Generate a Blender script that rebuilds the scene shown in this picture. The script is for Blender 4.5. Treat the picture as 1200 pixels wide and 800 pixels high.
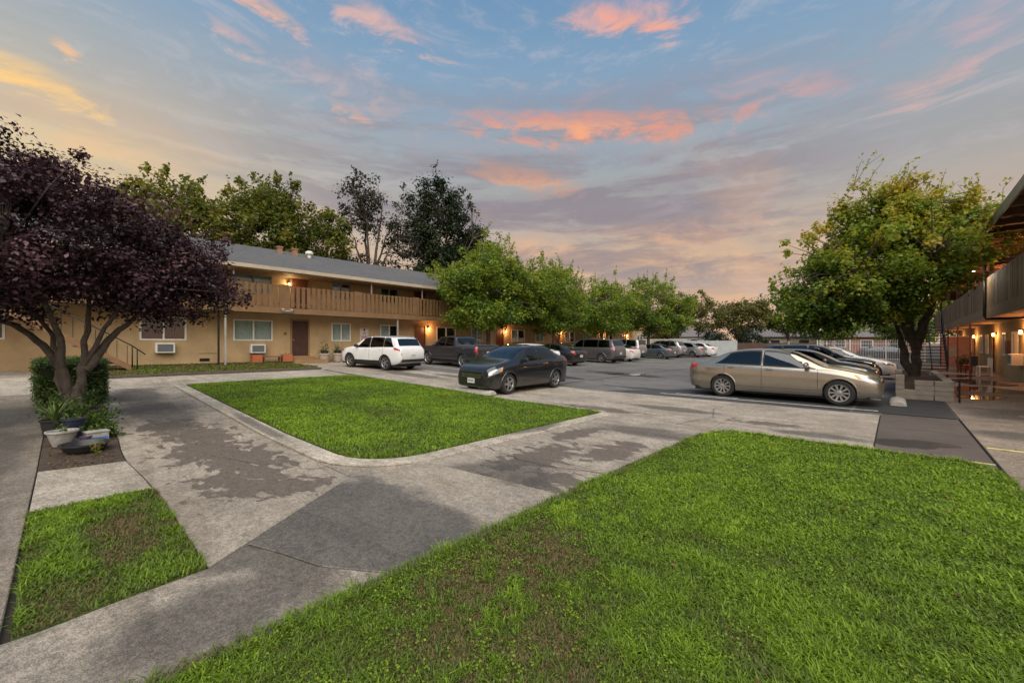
import bpy, bmesh, math, random
import numpy as np
from mathutils import Vector, Matrix
R = math.radians
SC = bpy.context.scene
COL = SC.collection
for _o in list(bpy.data.objects): bpy.data.objects.remove(_o)

# ------------------------------------------------------------------ camera
HEAD = R(42.8)                       # camera looks this far to the left of +Y
cam = bpy.data.cameras.new('camera'); camo = bpy.data.objects.new('camera', cam); COL.objects.link(camo)
camo.location = (0, 0, 1.6); camo.rotation_euler = (R(90), 0, HEAD)
cam.sensor_width = 36; cam.lens = 485 / 1200 * 36; cam.shift_y = 3 / 1200
cam.clip_start = .05; cam.clip_end = 2000
SC.camera = camo
SC.view_settings.view_transform = 'Standard'; SC.view_settings.look = 'None'
SC.view_settings.exposure = 0.18; SC.view_settings.gamma = 1.0

# ------------------------------------------------------------------ world
SUN_EL, SUN_AZ = R(52), R(128)       # azimuth clockwise from +Y
wd = bpy.data.worlds.new('World'); SC.world = wd; wd.use_nodes = True
wd.cycles.sampling_method = 'MANUAL'; wd.cycles.sample_map_resolution = 256
WT = wd.node_tree; WT.nodes.clear()

class NX:
    """tiny expression helper for node trees"""
    def __init__(s, t): s.t = t
    def n(s, typ, **kw):
        nd = s.t.nodes.new(typ)
        for k, v in kw.items(): setattr(nd, k, v)
        return nd
    def put(s, sock, v):
        if hasattr(v, 'is_linked'): s.t.links.new(v, sock)
        else:
            if isinstance(v, (tuple, list)) and len(v) == 3 and sock.type == 'RGBA': v = (*v, 1)
            sock.default_value = v
    def m(s, op, a, b=0.0, c=0.0, clamp=False):
        nd = s.n('ShaderNodeMath', operation=op, use_clamp=clamp)
        for i, v in enumerate((a, b, c)): s.put(nd.inputs[i], v)
        return nd.outputs[0]
    def mix(s, f, a, b, bt='MIX'):
        nd = s.n('ShaderNodeMix', data_type='RGBA', blend_type=bt)
        s.put(nd.inputs[0], f); s.put(nd.inputs[6], a); s.put(nd.inputs[7], b)
        return nd.outputs[2]
    def noise(s, vec, scale, detail=4, rough=.55, dist=0, out=0, dim='3D'):
        nd = s.n('ShaderNodeTexNoise', noise_dimensions=dim)
        if vec is not None: s.put(nd.inputs['Vector'], vec)
        nd.inputs['Scale'].default_value = scale; nd.inputs['Detail'].default_value = detail
        nd.inputs['Roughness'].default_value = rough; nd.inputs['Distortion'].default_value = dist
        return nd.outputs[out]
    def ss(s, x, a, b, lo=0.0, hi=1.0):
        nd = s.n('ShaderNodeMapRange', interpolation_type='SMOOTHSTEP')
        s.put(nd.inputs[0], x)
        for i, v in zip((1, 2, 3, 4), (a, b, lo, hi)): s.put(nd.inputs[i], v)
        return nd.outputs[0]
    def ramp(s, x, pts):
        nd = s.n('ShaderNodeValToRGB'); e = nd.color_ramp.elements
        while len(e) < len(pts): e.new(.5)
        for q, (p, c) in zip(e, pts): q.position = p; q.color = (*c, 1)
        s.put(nd.inputs[0], x); return nd.outputs[0]
    def comb(s, x, y, z=0.0):
        nd = s.n('ShaderNodeCombineXYZ')
        for i, v in enumerate((x, y, z)): s.put(nd.inputs[i], v)
        return nd.outputs[0]
    def sep(s, v):
        nd = s.n('ShaderNodeSeparateXYZ'); s.put(nd.inputs[0], v); return nd.outputs

def lin(r, g, b):
    f = lambda c: (c/255/12.92) if c/255 <= .04045 else ((c/255+.055)/1.055)**2.4
    return (f(r), f(g), f(b))

def sky_world():
    x = NX(WT)
    d = x.n('ShaderNodeTexCoord').outputs['Generated']
    s = x.sep(d)
    az = x.m('ARCTAN2', s[0], s[1]); el = x.m('ARCSINE', s[2])
    elc = x.m('MAXIMUM', el, 0.0)
    nis = x.n('ShaderNodeTexSky', sky_type='NISHITA', sun_disc=False)
    nis.sun_elevation = SUN_EL; nis.sun_rotation = SUN_AZ
    nis.air_density = 1.0; nis.dust_density = 1.5
    deg = x.m('MULTIPLY', elc, 1/R(90))
    base = x.ramp(deg, [(0, lin(214,182,158)), (.07, lin(215,178,142)), (.13, lin(200,175,152)), (.20, lin(176,171,164)),
                        (.28, lin(158,172,182)), (.37, lin(134,166,194)), (.46, lin(112,151,188)), (1, lin(88,126,168))])
    base = x.mix(.12, base, x.mix(1.0, nis.outputs[0], (.10, .10, .10), 'MULTIPLY'))
    # warm glow where the sun has just gone down, out beyond the long building
    ga = x.m('POWER', x.m('MULTIPLY', x.m('SUBTRACT', az, R(-97)), 1/R(26)), 2.0)
    ge = x.m('POWER', x.m('MULTIPLY', x.m('SUBTRACT', el, R(9)), 1/R(15)), 2.0)
    glow = x.m('EXPONENT', x.m('MULTIPLY', x.m('ADD', ga, ge), -1.0))
    base = x.mix(x.m('MULTIPLY', glow, .80), base, lin(250,220,162))
    # streaky high cloud
    sv = x.comb(az, x.m('MULTIPLY', el, 3.0), 0.0)
    wrp = x.noise(sv, 2.2, 3, .5, 0, 1, '2D')
    wv = x.n('ShaderNodeVectorMath', operation='MULTIPLY_ADD')
    x.put(wv.inputs[0], wrp); wv.inputs[1].default_value = (.30, .30, .0); x.put(wv.inputs[2], sv)
    n1 = x.noise(wv.outputs[0], 3.2, 4, .58, 0, 0, '2D')
    n2 = x.noise(wv.outputs[0], 9.5, 6, .66, 0, 0, '2D')
    n3 = x.noise(wv.outputs[0], 2.1, 5, .60, 0, 0, '2D')
    lowband = x.ss(el, R(36), R(18))
    st_v = x.comb(x.m('MULTIPLY_ADD', n1, .35, x.m('MULTIPLY', az, .9)), x.m('MULTIPLY_ADD', n2, .10, x.m('MULTIPLY', el, 7.5)), 0.0)
    n4 = x.noise(st_v, 2.3, 6, .60, 0, 0, '2D')
    base = x.mix(x.m('MULTIPLY', x.ss(n4, .40, .58), x.m('MULTIPLY', x.m('MULTIPLY', x.m('MULTIPLY', lowband, x.ss(el, R(3), R(11))), x.m('MULTIPLY', x.ss(az, R(-86), R(-56), .22, 1.0), x.ss(az, R(4), R(-20), .15, 1.0))), .85)), base, lin(144,136,144))
    base = x.mix(x.m('MULTIPLY', x.ss(n3, .48, .70), x.m('MULTIPLY', x.ss(el, R(30), R(5)), .50)), base, lin(236,180,140))
    base = x.mix(x.ss(n2, .46, .78, 0, .34), base, lin(202,194,198))
    # individual clouds in azimuth / elevation, edges broken up by the noise
    cv = x.comb(x.m('MULTIPLY_ADD', n1, .16, az), x.m('MULTIPLY_ADD', n2, .055, el), 0.0)
    def cloud(px, py, rx, ry, rot, col, st, soft=.9, a=3.2):
        nonlocal base
        l, u = (px-600)/485, (403-py)/485; k = 1/math.sqrt(1+l*l)
        a0 = math.atan(l) - HEAD; e0 = math.atan(u*k)
        mp = x.n('ShaderNodeMapping', vector_type='TEXTURE'); x.put(mp.inputs[0], cv)
        mp.inputs[1].default_value = (a0+.08, e0+.0275, 0); mp.inputs[2].default_value = (0, 0, R(rot))
        mp.inputs[3].default_value = (1.25*rx/485*k*k, 1.35*ry/485*k*math.cos(e0)**2, 1)
        d2 = x.n('ShaderNodeVectorMath', operation='DOT_PRODUCT'); x.put(d2.inputs[0], mp.outputs[0]); x.put(d2.inputs[1], mp.outputs[0])
        v = x.m('MULTIPLY_ADD', n2, a, x.m('MULTIPLY', d2.outputs['Value'], -.8))
        base = x.mix(x.ss(v, a*.5-1.0, a*.5-1.0+soft*2.1, 0, st), base, lin(*col))
    cloud(575, 165, 200, 30, 0, (162,154,162), .60, 1.2)
    cloud(740, 122, 230, 26, -2, (146,138,155), .70, 1.1)
    cloud(950, 118, 140, 22, 5, (160,150,168), .45, 1.2)
    cloud(690, 149, 140, 18, -3, (240,156,122), 1.0, .9)
    cloud(665, 150, 70, 8, -3, (248,176,132), .8, .8)
    cloud(722, 20, 72, 22, -8, (234,172,158), .95, 1.0)
    cloud(738, 22, 36, 10, -20, (246,168,142), .7, .8)
    cloud(295, 4, 65, 12, -14, (246,184,148), .95, .9)
    cloud(425, 16, 95, 17, -12, (232,182,166), .95, 1.0)
    cloud(275, 42, 32, 6, -22, (232,184,168), .7, 1.0)
    cloud(55, 97, 90, 17, -5, (255,208,134), 1.0, .8)
    cloud(70, 54, 25, 8, -8, (244,192,148), .9, .8)
    cloud(125, 172, 110, 22, -10, (248,198,134), .7, 1.2)
    cloud(395, 92, 85, 26, -10, (196,172,172), .70, 1.2)
    cloud(405, 130, 26, 7, -15, (236,178,150), .75, .9)
    cloud(605, 208, 65, 13, -12, (242,168,118), .9, 1.0)
    cloud(740, 305, 270, 24, 1, (250,190,118), .90, 1.6)
    cloud(560, 192, 190, 14, 1, (140,132,142), .85, 1.2)
    cloud(700, 228, 260, 15, 2, (138,130,140), .90, 1.2)
    cloud(640, 255, 200, 9, -2, (142,132,138), .80, 1.1)
    cloud(800, 178, 190, 9, 3, (144,140,152), .70, 1.2)
    cloud(720, 276, 230, 11, 2, (238,180,130), .55, 1.3)
    cloud(910, 95, 50, 16, -15, (218,172,164), .55, 1.1)
    cloud(1075, 100, 55, 20, 5, (222,176,168), .75, 1.0)
    cloud(1165, 22, 70, 32, 8, (206,170,178), .8, 1.1)
    bg = x.n('ShaderNodeBackground'); x.put(bg.inputs[0], base); bg.inputs[1].default_value = .91
    o = x.n('ShaderNodeOutputWorld'); WT.links.new(bg.outputs[0], o.inputs[0])
sky_world()
sun = bpy.data.lights.new('sun', 'SUN'); suno = bpy.data.objects.new('sun', sun); COL.objects.link(suno)
sun.energy = 4.1; sun.angle = R(80); sun.color = (1, .90, .77)
_sd = Vector((math.sin(SUN_AZ)*math.cos(SUN_EL), math.cos(SUN_AZ)*math.cos(SUN_EL), math.sin(SUN_EL)))
suno.rotation_euler = (-_sd).to_track_quat('-Z', 'Y').to_euler(); suno.location = (30, -30, 60)

# ------------------------------------------------------------------ helpers
def G(x, y=0):
    """ground height: level by the camera, rising gently towards the long building"""
    if x > -8: return 0.0
    return .03*(-max(x, -26) - 8)

def tag(o, label=None, cat=None, group=None, kind=None):
    if label: o['label'] = label
    if cat: o['category'] = cat
    if group: o['group'] = group
    if kind: o['kind'] = kind
    return o
def empty(name, loc=(0,0,0), rz=0, label=None, cat=None, group=None):
    o = bpy.data.objects.new(name, None); COL.objects.link(o)
    o.location = loc; o.rotation_euler = (0, 0, rz); o.empty_display_size = .2
    return tag(o, label, cat, group)
def link(name, me, parent=None, loc=None, rot=None):
    o = bpy.data.objects.new(name, me); COL.objects.link(o)
    if parent is not None: o.parent = parent
    if loc is not None: o.location = loc
    if rot is not None: o.rotation_euler = rot
    return o
def mesh(name, v, f, mat, parent=None, smooth=False, auto=None):
    me = bpy.data.meshes.new(name); me.from_pydata([tuple(p) for p in v], [], f); me.update()
    if mat is not None: me.materials.append(mat)
    if smooth:
        me.polygons.foreach_set('use_smooth', [True]*len(me.polygons))
        if auto: me.set_sharp_from_angle(angle=R(auto))
    return link(name, me, parent)

class MB:
    def __init__(s): s.v = []; s.f = []
    def add(s, v, f):
        n = len(s.v); s.v += [tuple(p) for p in v]; s.f += [tuple(i+n for i in q) for q in f]; return s
    def box(s, x0, x1, y0, y1, z0, z1, M=None):
        v = [Vector((x, y, z)) for z in (z0, z1) for y in (y0, y1) for x in (x0, x1)]
        if M is not None: v = [M @ p for p in v]
        return s.add(v, [(0,2,3,1),(4,5,7,6),(0,1,5,4),(2,6,7,3),(0,4,6,2),(1,3,7,5)])
    def cbox(s, c, sx, sy, sz, M=None):
        return s.box(c[0]-sx/2, c[0]+sx/2, c[1]-sy/2, c[1]+sy/2, c[2]-sz/2, c[2]+sz/2, M)
    def tube(s, pts, rad, n=8, cap=True):
        pts = [Vector(p) for p in pts]
        if not hasattr(rad, '__len__'): rad = [rad]*len(pts)
        ref = None; rings = []
        for i, p in enumerate(pts):
            t = (pts[min(i+1, len(pts)-1)] - pts[max(i-1, 0)]).normalized()
            if ref is None:
                ref = t.orthogonal().normalized()
            ref = (ref - t*ref.dot(t)).normalized(); b = t.cross(ref)
            rings.append([p + (ref*math.cos(2*math.pi*k/n) + b*math.sin(2*math.pi*k/n))*rad[i] for k in range(n)])
        v = [q for r in rings for q in r]; f = []
        for i in range(len(pts)-1):
            for k in range(n):
                f.append((i*n+k, i*n+(k+1) % n, (i+1)*n+(k+1) % n, (i+1)*n+k))
        if cap: f.append(tuple(range(n))[::-1]); f.append(tuple((len(pts)-1)*n+k for k in range(n)))
        return s.add(v, f)
    def lathe(s, prof, n=24, c=(0,0,0), axis='Z', close=False):
        v = []; f = []
        for r, z in prof:
            for k in range(n):
                a = 2*math.pi*k/n
                p = (r*math.cos(a), r*math.sin(a), z)
                if axis == 'Y': p = (p[0], p[2], p[1])
                v.append((p[0]+c[0], p[1]+c[1], p[2]+c[2]))
        m = len(prof)
        for i in range(m if close else m-1):
            j = (i+1) % m
            for k in range(n): f.append((i*n+k, i*n+(k+1) % n, j*n+(k+1) % n, j*n+k))
        return s.add(v, f)
    def build(s, name, mat, parent=None, smooth=False, auto=None):
        return mesh(name, s.v, s.f, mat, parent, smooth, auto)

def bevel(o, w=.01, seg=1):
    bm = bmesh.new(); bm.from_mesh(o.data)
    bmesh.ops.bevel(bm, geom=bm.edges[:], offset=w, segments=seg, affect='EDGES', clamp_overlap=True)
    bm.to_mesh(o.data); bm.free(); return o
def copy_tree(o, parent=None):
    c = o.copy(); COL.objects.link(c); c.parent = parent
    for ch in list(o.children): copy_tree(ch, c)
    return c

# ------------------------------------------------------------------ materials
MATS = {}
def newmat(name):
    m = bpy.data.materials.new(name); m.use_nodes = True
    t = m.node_tree; t.nodes.clear(); x = NX(t)
    b = x.n('ShaderNodeBsdfPrincipled'); o = x.n('ShaderNodeOutputMaterial'); t.links.new(b.outputs[0], o.inputs[0])
    return m, x, b
def coords(x, obj=False):
    if obj: return x.n('ShaderNodeTexCoord').outputs['Object']
    return x.n('ShaderNodeNewGeometry').outputs['Position']
def bump(x, b, h, dist=.01, st=1.0):
    n = x.n('ShaderNodeBump'); n.inputs['Strength'].default_value = st; n.inputs['Distance'].default_value = dist
    x.put(n.inputs['Height'], h); x.put(b.inputs['Normal'], n.outputs[0])
def simple(name, col, rough=.6, metal=0, var=.15, sc=6, bmp=.0, coat=0, spec=None, obj=False, scale2=None):
    """colour with two scales of uneven tone, slight relief"""
    if name in MATS: return MATS[name]
    m, x, b = newmat(name)
    p = coords(x, obj)
    n = x.noise(p, sc, 5, .6); n2 = x.noise(p, sc*(scale2 or 9), 4, .6)
    f = x.m('ADD', x.m('MULTIPLY', n, .6), x.m('MULTIPLY', n2, .4))
    f = x.ss(f, .3, .7)
    lo = tuple(c*(1-var) for c in col); hi = tuple(min(1, c*(1+var)) for c in col)
    x.put(b.inputs['Base Color'], x.mix(f, lo, hi))
    x.put(b.inputs['Roughness'], x.ss(n, .2, .8, max(.02, rough-.08), min(1, rough+.08)))
    b.inputs['Metallic'].default_value = metal; b.inputs['Coat Weight'].default_value = coat
    if coat: b.inputs['Coat Roughness'].default_value = .04
    if spec is not None: b.inputs['Specular IOR Level'].default_value = spec
    if bmp: bump(x, b, n2, bmp)
    MATS[name] = m; return m
def paint(name, col, metal=.35, rough=.35):
    if name in MATS: return MATS[name]
    m, x, b = newmat(name)
    p = coords(x, True)
    n = x.noise(p, 3.0, 4, .6)
    sz = x.sep(p)[2]
    dust = x.m('MULTIPLY', x.ss(x.m('ADD', sz, x.m('MULTIPLY', x.m('SUBTRACT', n, .5), .5)), .62, .22), .30)   # road dust on the sills
    c = x.mix(x.ss(n, .3, .7), tuple(v*.94 for v in col), col)
    x.put(b.inputs['Base Color'], x.mix(dust, c, (.16, .14, .12)))
    b.inputs['Metallic'].default_value = metal
    x.put(b.inputs['Roughness'], x.m('ADD', rough, x.m('MULTIPLY', dust, .8)))
    b.inputs['Coat Weight'].default_value = .9; b.inputs['Coat Roughness'].default_value = .05
    MATS[name] = m; return m
def glassy(name, tint=(.02,.025,.03), alpha=.35, rough=.03):
    """thin glazing: mirror reflection by angle over a darkened see-through"""
    if name in MATS: return MATS[name]
    m = bpy.data.materials.new(name); m.use_nodes = True; t = m.node_tree; t.nodes.clear(); x = NX(t)
    tr = x.n('ShaderNodeBsdfTransparent'); tr.inputs[0].default_value = (*tint, 1)
    gl = x.n('ShaderNodeBsdfGlossy'); gl.inputs['Roughness'].default_value = rough; gl.inputs[0].default_value = (.9,.95,1,1)
    lw_ = x.n('ShaderNodeLayerWeight'); lw_.inputs[0].default_value = .5
    f = x.m('ADD', x.m('MULTIPLY', x.m('POWER', lw_.outputs['Facing'], 4.0), .85), alpha*.2, clamp=True)
    mx = x.n('ShaderNodeMixShader'); x.put(mx.inputs[0], f); t.links.new(tr.outputs[0], mx.inputs[1]); t.links.new(gl.outputs[0], mx.inputs[2])
    o = x.n('ShaderNodeOutputMaterial'); t.links.new(mx.outputs[0], o.inputs[0])
    MATS[name] = m; return m
def emit(name, col, st):
    if name in MATS: return MATS[name]
    m = bpy.data.materials.new(name); m.use_nodes = True; t = m.node_tree; t.nodes.clear(); x = NX(t)
    e = x.n('ShaderNodeEmission'); e.inputs[0].default_value = (*col, 1); e.inputs[1].default_value = st
    o = x.n('ShaderNodeOutputMaterial'); t.links.new(e.outputs[0], o.inputs[0]); MATS[name] = m; return m

def stain_shade_mask(x, px, py, blobs, nz, amp=1.2, lo=.38, hi=.5):
    """damp marks and painted tree shade with ragged edges: blobs are (cx, cy, rx, ry) on the ground"""
    tot = None
    for cx, cy, rx, ry in blobs:
        a = x.m('MULTIPLY', x.m('SUBTRACT', px, cx), 1/rx); c = x.m('MULTIPLY', x.m('SUBTRACT', py, cy), 1/ry)
        g = x.m('EXPONENT', x.m('MULTIPLY', x.m('ADD', x.m('MULTIPLY', a, a), x.m('MULTIPLY', c, c)), -1.0))
        tot = g if tot is None else x.m('MAXIMUM', tot, g)
    v = x.m('ADD', tot, x.m('MULTIPLY', x.m('SUBTRACT', nz, .5), amp))
    return x.m('MULTIPLY', x.ss(v, lo, hi), x.ss(tot, .06, .2))
def concrete(name, col=(.30,.285,.26), wet=(), brown=(), dark=(), pale=(), wa=.9, wl=(.40,.52)):
    if name in MATS: return MATS[name]
    m, x, b = newmat(name)
    p = coords(x); s = x.sep(p)
    big = x.noise(p, .55, 5, .6); mid = x.noise(p, 3.2, 7, .70); fine = x.noise(p, 38, 4, .75); grit = x.noise(p, 120, 2, .6)
    blot = x.noise(p, 1.7, 8, .72, .4)
    strk = x.noise(x.comb(x.m('MULTIPLY', s[0], .30), x.m('MULTIPLY', s[1], 1.4), s[2]), 1.6, 7, .66)
    def prod(*q):
        r = q[0]
        for t in q[1:]: r = x.m('MULTIPLY', r, t)
        return r
    tone = prod(x.ss(big, .34, .66, .86, 1.14), x.ss(mid, .38, .64, 1.07, .84), x.ss(blot, .53, .60, 1.0, .85), x.ss(blot, .43, .35, 1.0, 1.10), x.ss(strk, .52, .60, 1.0, .83), x.ss(x.noise(p, .9, 6, .7), .55, .62, 1.0, .86))
    grain = prod(x.ss(fine, .40, .62, 1.16, .74), x.ss(grit, .40, .62, .76, 1.26), x.ss(x.noise(p, 14, 5, .75), .42, .60, 1.10, .80), x.ss(x.noise(p, 70, 2, .5), .66, .70, 1.0, .45))
    gsc = x.n('ShaderNodeVectorMath', operation='SCALE'); gsc.inputs[0].default_value = (col[0]*.99, col[1]*.955, col[2]*.90); x.put(gsc.inputs[3], tone)
    c = x.mix(x.ss(strk, .48, .62, 0, .35), gsc.outputs[0], x.mix(1.0, gsc.outputs[0], (.98,.90,.80), 'MULTIPLY'))
    rough = .86
    wv = x.comb(x.m('MULTIPLY', s[0], .6), s[1], 0.0)
    nz = x.noise(wv, 5.6, 7, .56, .5)
    nb = x.noise(wv, 1.4, 6, .55, .3)
    if brown:
        f = stain_shade_mask(x, s[0], s[1], brown, nz, 2.4, .47, .60)
        c = x.mix(x.m('MULTIPLY', f, .88), c, (.112, .088, .070)); rough = x.ss(f, 0, 1, .86, .62)
    if wet:
        f2 = stain_shade_mask(x, s[0], s[1], wet, nb, wa, *wl)
        c = x.mix(x.m('MULTIPLY', f2, .72), c, (.062, .059, .056)); rough = x.m('SUBTRACT', rough, x.m('MULTIPLY', f2, .42))
    if dark:
        f3 = stain_shade_mask(x, s[0], s[1], dark, nb, 1.0, .3, .75)
        c = x.mix(x.m('MULTIPLY', f3, .72), c, (.060, .054, .048))
    if pale:
        f4 = stain_shade_mask(x, s[0], s[1], pale, nb, 1.1, .34, .56)
        c = x.mix(x.m('MULTIPLY', f4, .8), c, (.30,.275,.24))
    g2_ = x.n('ShaderNodeVectorMath', operation='SCALE'); x.put(g2_.inputs[0], c); x.put(g2_.inputs[3], grain)
    x.put(b.inputs['Base Color'], g2_.outputs[0]); x.put(b.inputs['Roughness'], rough)
    hh = x.m('ADD', x.m('MULTIPLY', fine, .6), x.m('MULTIPLY', grit, .5))
    bump(x, b, hh, .008, .9)
    MATS[name] = m; return m
def asphalt(name, col=(.058,.057,.057), patches=True, stains=()):
    if name in MATS: return MATS[name]
    m, x, b = newmat(name)
    p = coords(x); s = x.sep(p)
    big = x.noise(p, .22, 5, .6); mid = x.noise(p, 1.6, 5, .62); g = x.noise(p, 90, 3, .7)
    c = x.mix(x.ss(big, .35, .65), tuple(v*.78 for v in col), tuple(v*1.35 for v in col))
    c = x.mix(x.m('MULTIPLY', x.ss(mid, .45, .7), .5), c, tuple(v*.7 for v in col))
    c = x.mix(x.m('MULTIPLY', x.ss(g, .56, .72), .55), c, tuple(v*2.2 for v in col))
    c = x.mix(x.m('MULTIPLY', x.ss(g, .46, .3), .4), c, tuple(v*.45 for v in col))
    rough = x.ss(mid, .3, .7, .72, .92)
    if stains:
        nb = x.noise(p, 1.5, 6, .55, .3)
        f = stain_shade_mask(x, s[0], s[1], stains, nb, 1.2, .4, .5)
        c = x.mix(x.m('MULTIPLY', f, .8), c, (.022, .018, .016)); rough = x.m('SUBTRACT', rough, x.m('MULTIPLY', f, .4))
    x.put(b.inputs['Base Color'], c); x.put(b.inputs['Roughness'], rough)
    bump(x, b, g, .006, .8)
    MATS[name] = m; return m
def leafmat(name, cols, trans=.35, rough=.5):
    """cols: ramp of leaf colours picked per leaf by the 'tone' attribute"""
    m = bpy.data.materials.new(name); m.use_nodes = True; t = m.node_tree; t.nodes.clear(); x = NX(t)
    a = x.n('ShaderNodeAttribute', attribute_name='tone')
    n = len(cols)
    c = x.ramp(a.outputs['Fac'], [(i/(n-1), q) for i, q in enumerate(cols)])
    b = x.n('ShaderNodeBsdfPrincipled'); x.put(b.inputs['Base Color'], c); b.inputs['Roughness'].default_value = rough
    b.inputs['Specular IOR Level'].default_value = .35
    tr = x.n('ShaderNodeBsdfTranslucent'); x.put(tr.inputs[0], x.mix(1.0, c, (1.2, 1.15, .8), 'MULTIPLY'))
    mx = x.n('ShaderNodeMixShader'); mx.inputs[0].default_value = trans
    t.links.new(b.outputs[0], mx.inputs[1]); t.links.new(tr.outputs[0], mx.inputs[2])
    o = x.n('ShaderNodeOutputMaterial'); t.links.new(mx.outputs[0], o.inputs[0]); return m

M = dict(
    stucco=simple('stucco_tan', (.46,.322,.172), .85, var=.20, sc=1.2, bmp=.006, scale2=40),
    trim=simple('trim_tan', (.27,.165,.075), .7, var=.14, sc=2),
    board=simple('board_brown', (.175,.095,.040), .72, var=.22, sc=2.5, bmp=.003),
    beam=simple('beam_brown', (.20,.112,.050), .72, var=.2, sc=2),
    fascia=simple('fascia_cream', (.43,.36,.27), .65, var=.12, sc=1.5),
    gutter=simple('gutter_grey', (.33,.31,.27), .5, var=.15, sc=2),
    white=simple('white_vinyl', (.74,.72,.66), .5, var=.06, sc=3),
    dkwood=simple('door_brown', (.065,.028,.018), .5, var=.3, sc=3),
    dkred=simple('door_red', (.12,.035,.018), .5, var=.25, sc=3),
    steel=simple('dark_steel', (.018,.017,.017), .45, .4, var=.2),
    redsteel=simple('red_brown_steel', (.10,.022,.014), .5, .1, var=.2),
    interior=simple('dark_room', (.02,.018,.016), .9),
    blind=simple('blind_grey', (.78,.80,.74), .7, var=.1),
    redcurtain=simple('curtain_red', (.20,.035,.025), .8, var=.25),
    acgrey=simple('ac_grille', (.17,.18,.20), .6, var=.15),
    block=simple('planter_block', (.29,.245,.195), .9, var=.22, sc=5, bmp=.008, obj=False),
    soil=simple('soil', (.06,.042,.028), .95, var=.45, sc=7, bmp=.02),
    terracotta=simple('terracotta', (.42,.12,.05), .8, var=.2),
    stonepot=simple('stone_pot', (.40,.33,.27), .85, var=.15, sc=12),
    bark=simple('bark', (.12,.095,.075), .9, var=.6, sc=9, bmp=.06),
    barkgrey=simple('bark_pale', (.22,.18,.14), .9, var=.35, sc=9, bmp=.02),
    pwood=simple('grey_wood', (.16,.12,.09), .8, var=.3, sc=4),
    rubber=simple('tyre_rubber', (.016,.016,.017), .8, var=.2, sc=20),
    blacktrim=simple('black_trim', (.014,.014,.015), .5, var=.15),
    rim=simple('alloy', (.40,.41,.42), .30, .85, var=.12),
    chrome=simple('chrome', (.7,.7,.7), .12, 1.0, var=.02),
    lens=simple('lamp_lens', (.40,.42,.44), .14, .5, var=.35, sc=14, coat=.8),
    amber=simple('amber_lens', (.75,.28,.05), .15, .1, var=.1, coat=.8),
    redlens=simple('red_lens', (.42,.018,.022), .14, 0, var=.15, coat=.9),
    plate=simple('plate_white', (.62,.62,.58), .45, var=.06, sc=30),
    platetxt=simple('plate_text', (.02,.03,.10), .5),
    underbody=simple('underbody', (.012,.012,.012), .9),
    signtxt_r=simple('sign_red', (.45,.05,.05), .6),
    signtxt_k=simple('sign_black', (.03,.03,.04), .6),
    plastic_w=simple('white_plastic', (.33,.315,.285), .6, var=.35, sc=9),
    plastic_k=simple('black_plastic', (.02,.02,.021), .4, var=.2),
    plastic_p=simple('purple_plastic', (.09,.06,.13), .5, var=.2),
    blue=simple('blue_print', (.06,.16,.45), .5),
    whitefence=simple('white_iron', (.66,.65,.62), .5, var=.08),
    whitewall=simple('painted_block_wall', (.47,.50,.50), .85, var=.14, sc=1.2, bmp=.004),
    brownfence=simple('weathered_boards', (.115,.070,.048), .9, var=.3, sc=3),
    winglass=glassy('window_glass', (.80,.84,.84), .30),
    carglass=glassy('car_glass', (.13,.15,.16), .35),
    cartint=glassy('tinted_car_glass', (.05,.058,.07), .38),
)

# ------------------------------------------------------------------ the setting
def slab(name, poly, mat, parent=None, top=0.0, th=.10, bev=.006, zf=None):
    """a paving slab or sheet following the ground; poly is its outline in plan"""
    zf = zf or G
    bm = bmesh.new()
    bm.faces.new([bm.verts.new((x, y, 0)) for x, y in poly])
    for cut in (-8, -26):
        bmesh.ops.bisect_plane(bm, geom=bm.verts[:]+bm.edges[:]+bm.faces[:], plane_co=(cut,0,0), plane_no=(1,0,0))
    if th:
        r = bmesh.ops.extrude_face_region(bm, geom=bm.faces[:])
        up = {v for v in r['geom'] if isinstance(v, bmesh.types.BMVert)}
        for v in bm.verts: v.co.z = zf(v.co.x, v.co.y) + (top if v in up else top-th)
        if bev:
            es = [e for e in bm.edges if e.verts[0] in up and e.verts[1] in up and any(abs(f.normal.z) < .5 for f in e.link_faces)]
            bm.normal_update()
            es = [e for e in bm.edges if e.verts[0] in up and e.verts[1] in up and len(e.link_faces) == 2 and min(abs(f.normal.z) for f in e.link_faces) < .5]
            bmesh.ops.bevel(bm, geom=es, offset=bev, segments=1, affect='EDGES', clamp_overlap=True)
    else:
        for v in bm.verts: v.co.z = zf(v.co.x, v.co.y) + top
    bmesh.ops.recalc_face_normals(bm, faces=bm.faces[:])
    if not th:
        for f in bm.faces:
            if f.normal.z < 0: f.normal_flip()
    me = bpy.data.meshes.new(name); bm.to_mesh(me); bm.free()
    me.materials.append(mat)
    return link(name, me, parent)
def struct(o): o['kind'] = 'structure'; return o

# terrain to the horizon
m_ground = simple('earth', (.034,.028,.021), .95, var=.4, sc=.8, bmp=.02)
xs = [-600, -120, -60, -26, -20, -14, -8, 0, 20, 60, 120, 600]; ys = [-300, -60, -10, 0, 10, 30, 52, 80, 150, 300, 900]
gv = [(x, y, G(x)-.034) for y in ys for x in xs]
gf = [(j*len(xs)+i, j*len(xs)+i+1, (j+1)*len(xs)+i+1, (j+1)*len(xs)+i) for j in range(len(ys)-1) for i in range(len(xs)-1)]
struct(mesh('ground', gv, gf, m_ground))

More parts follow.
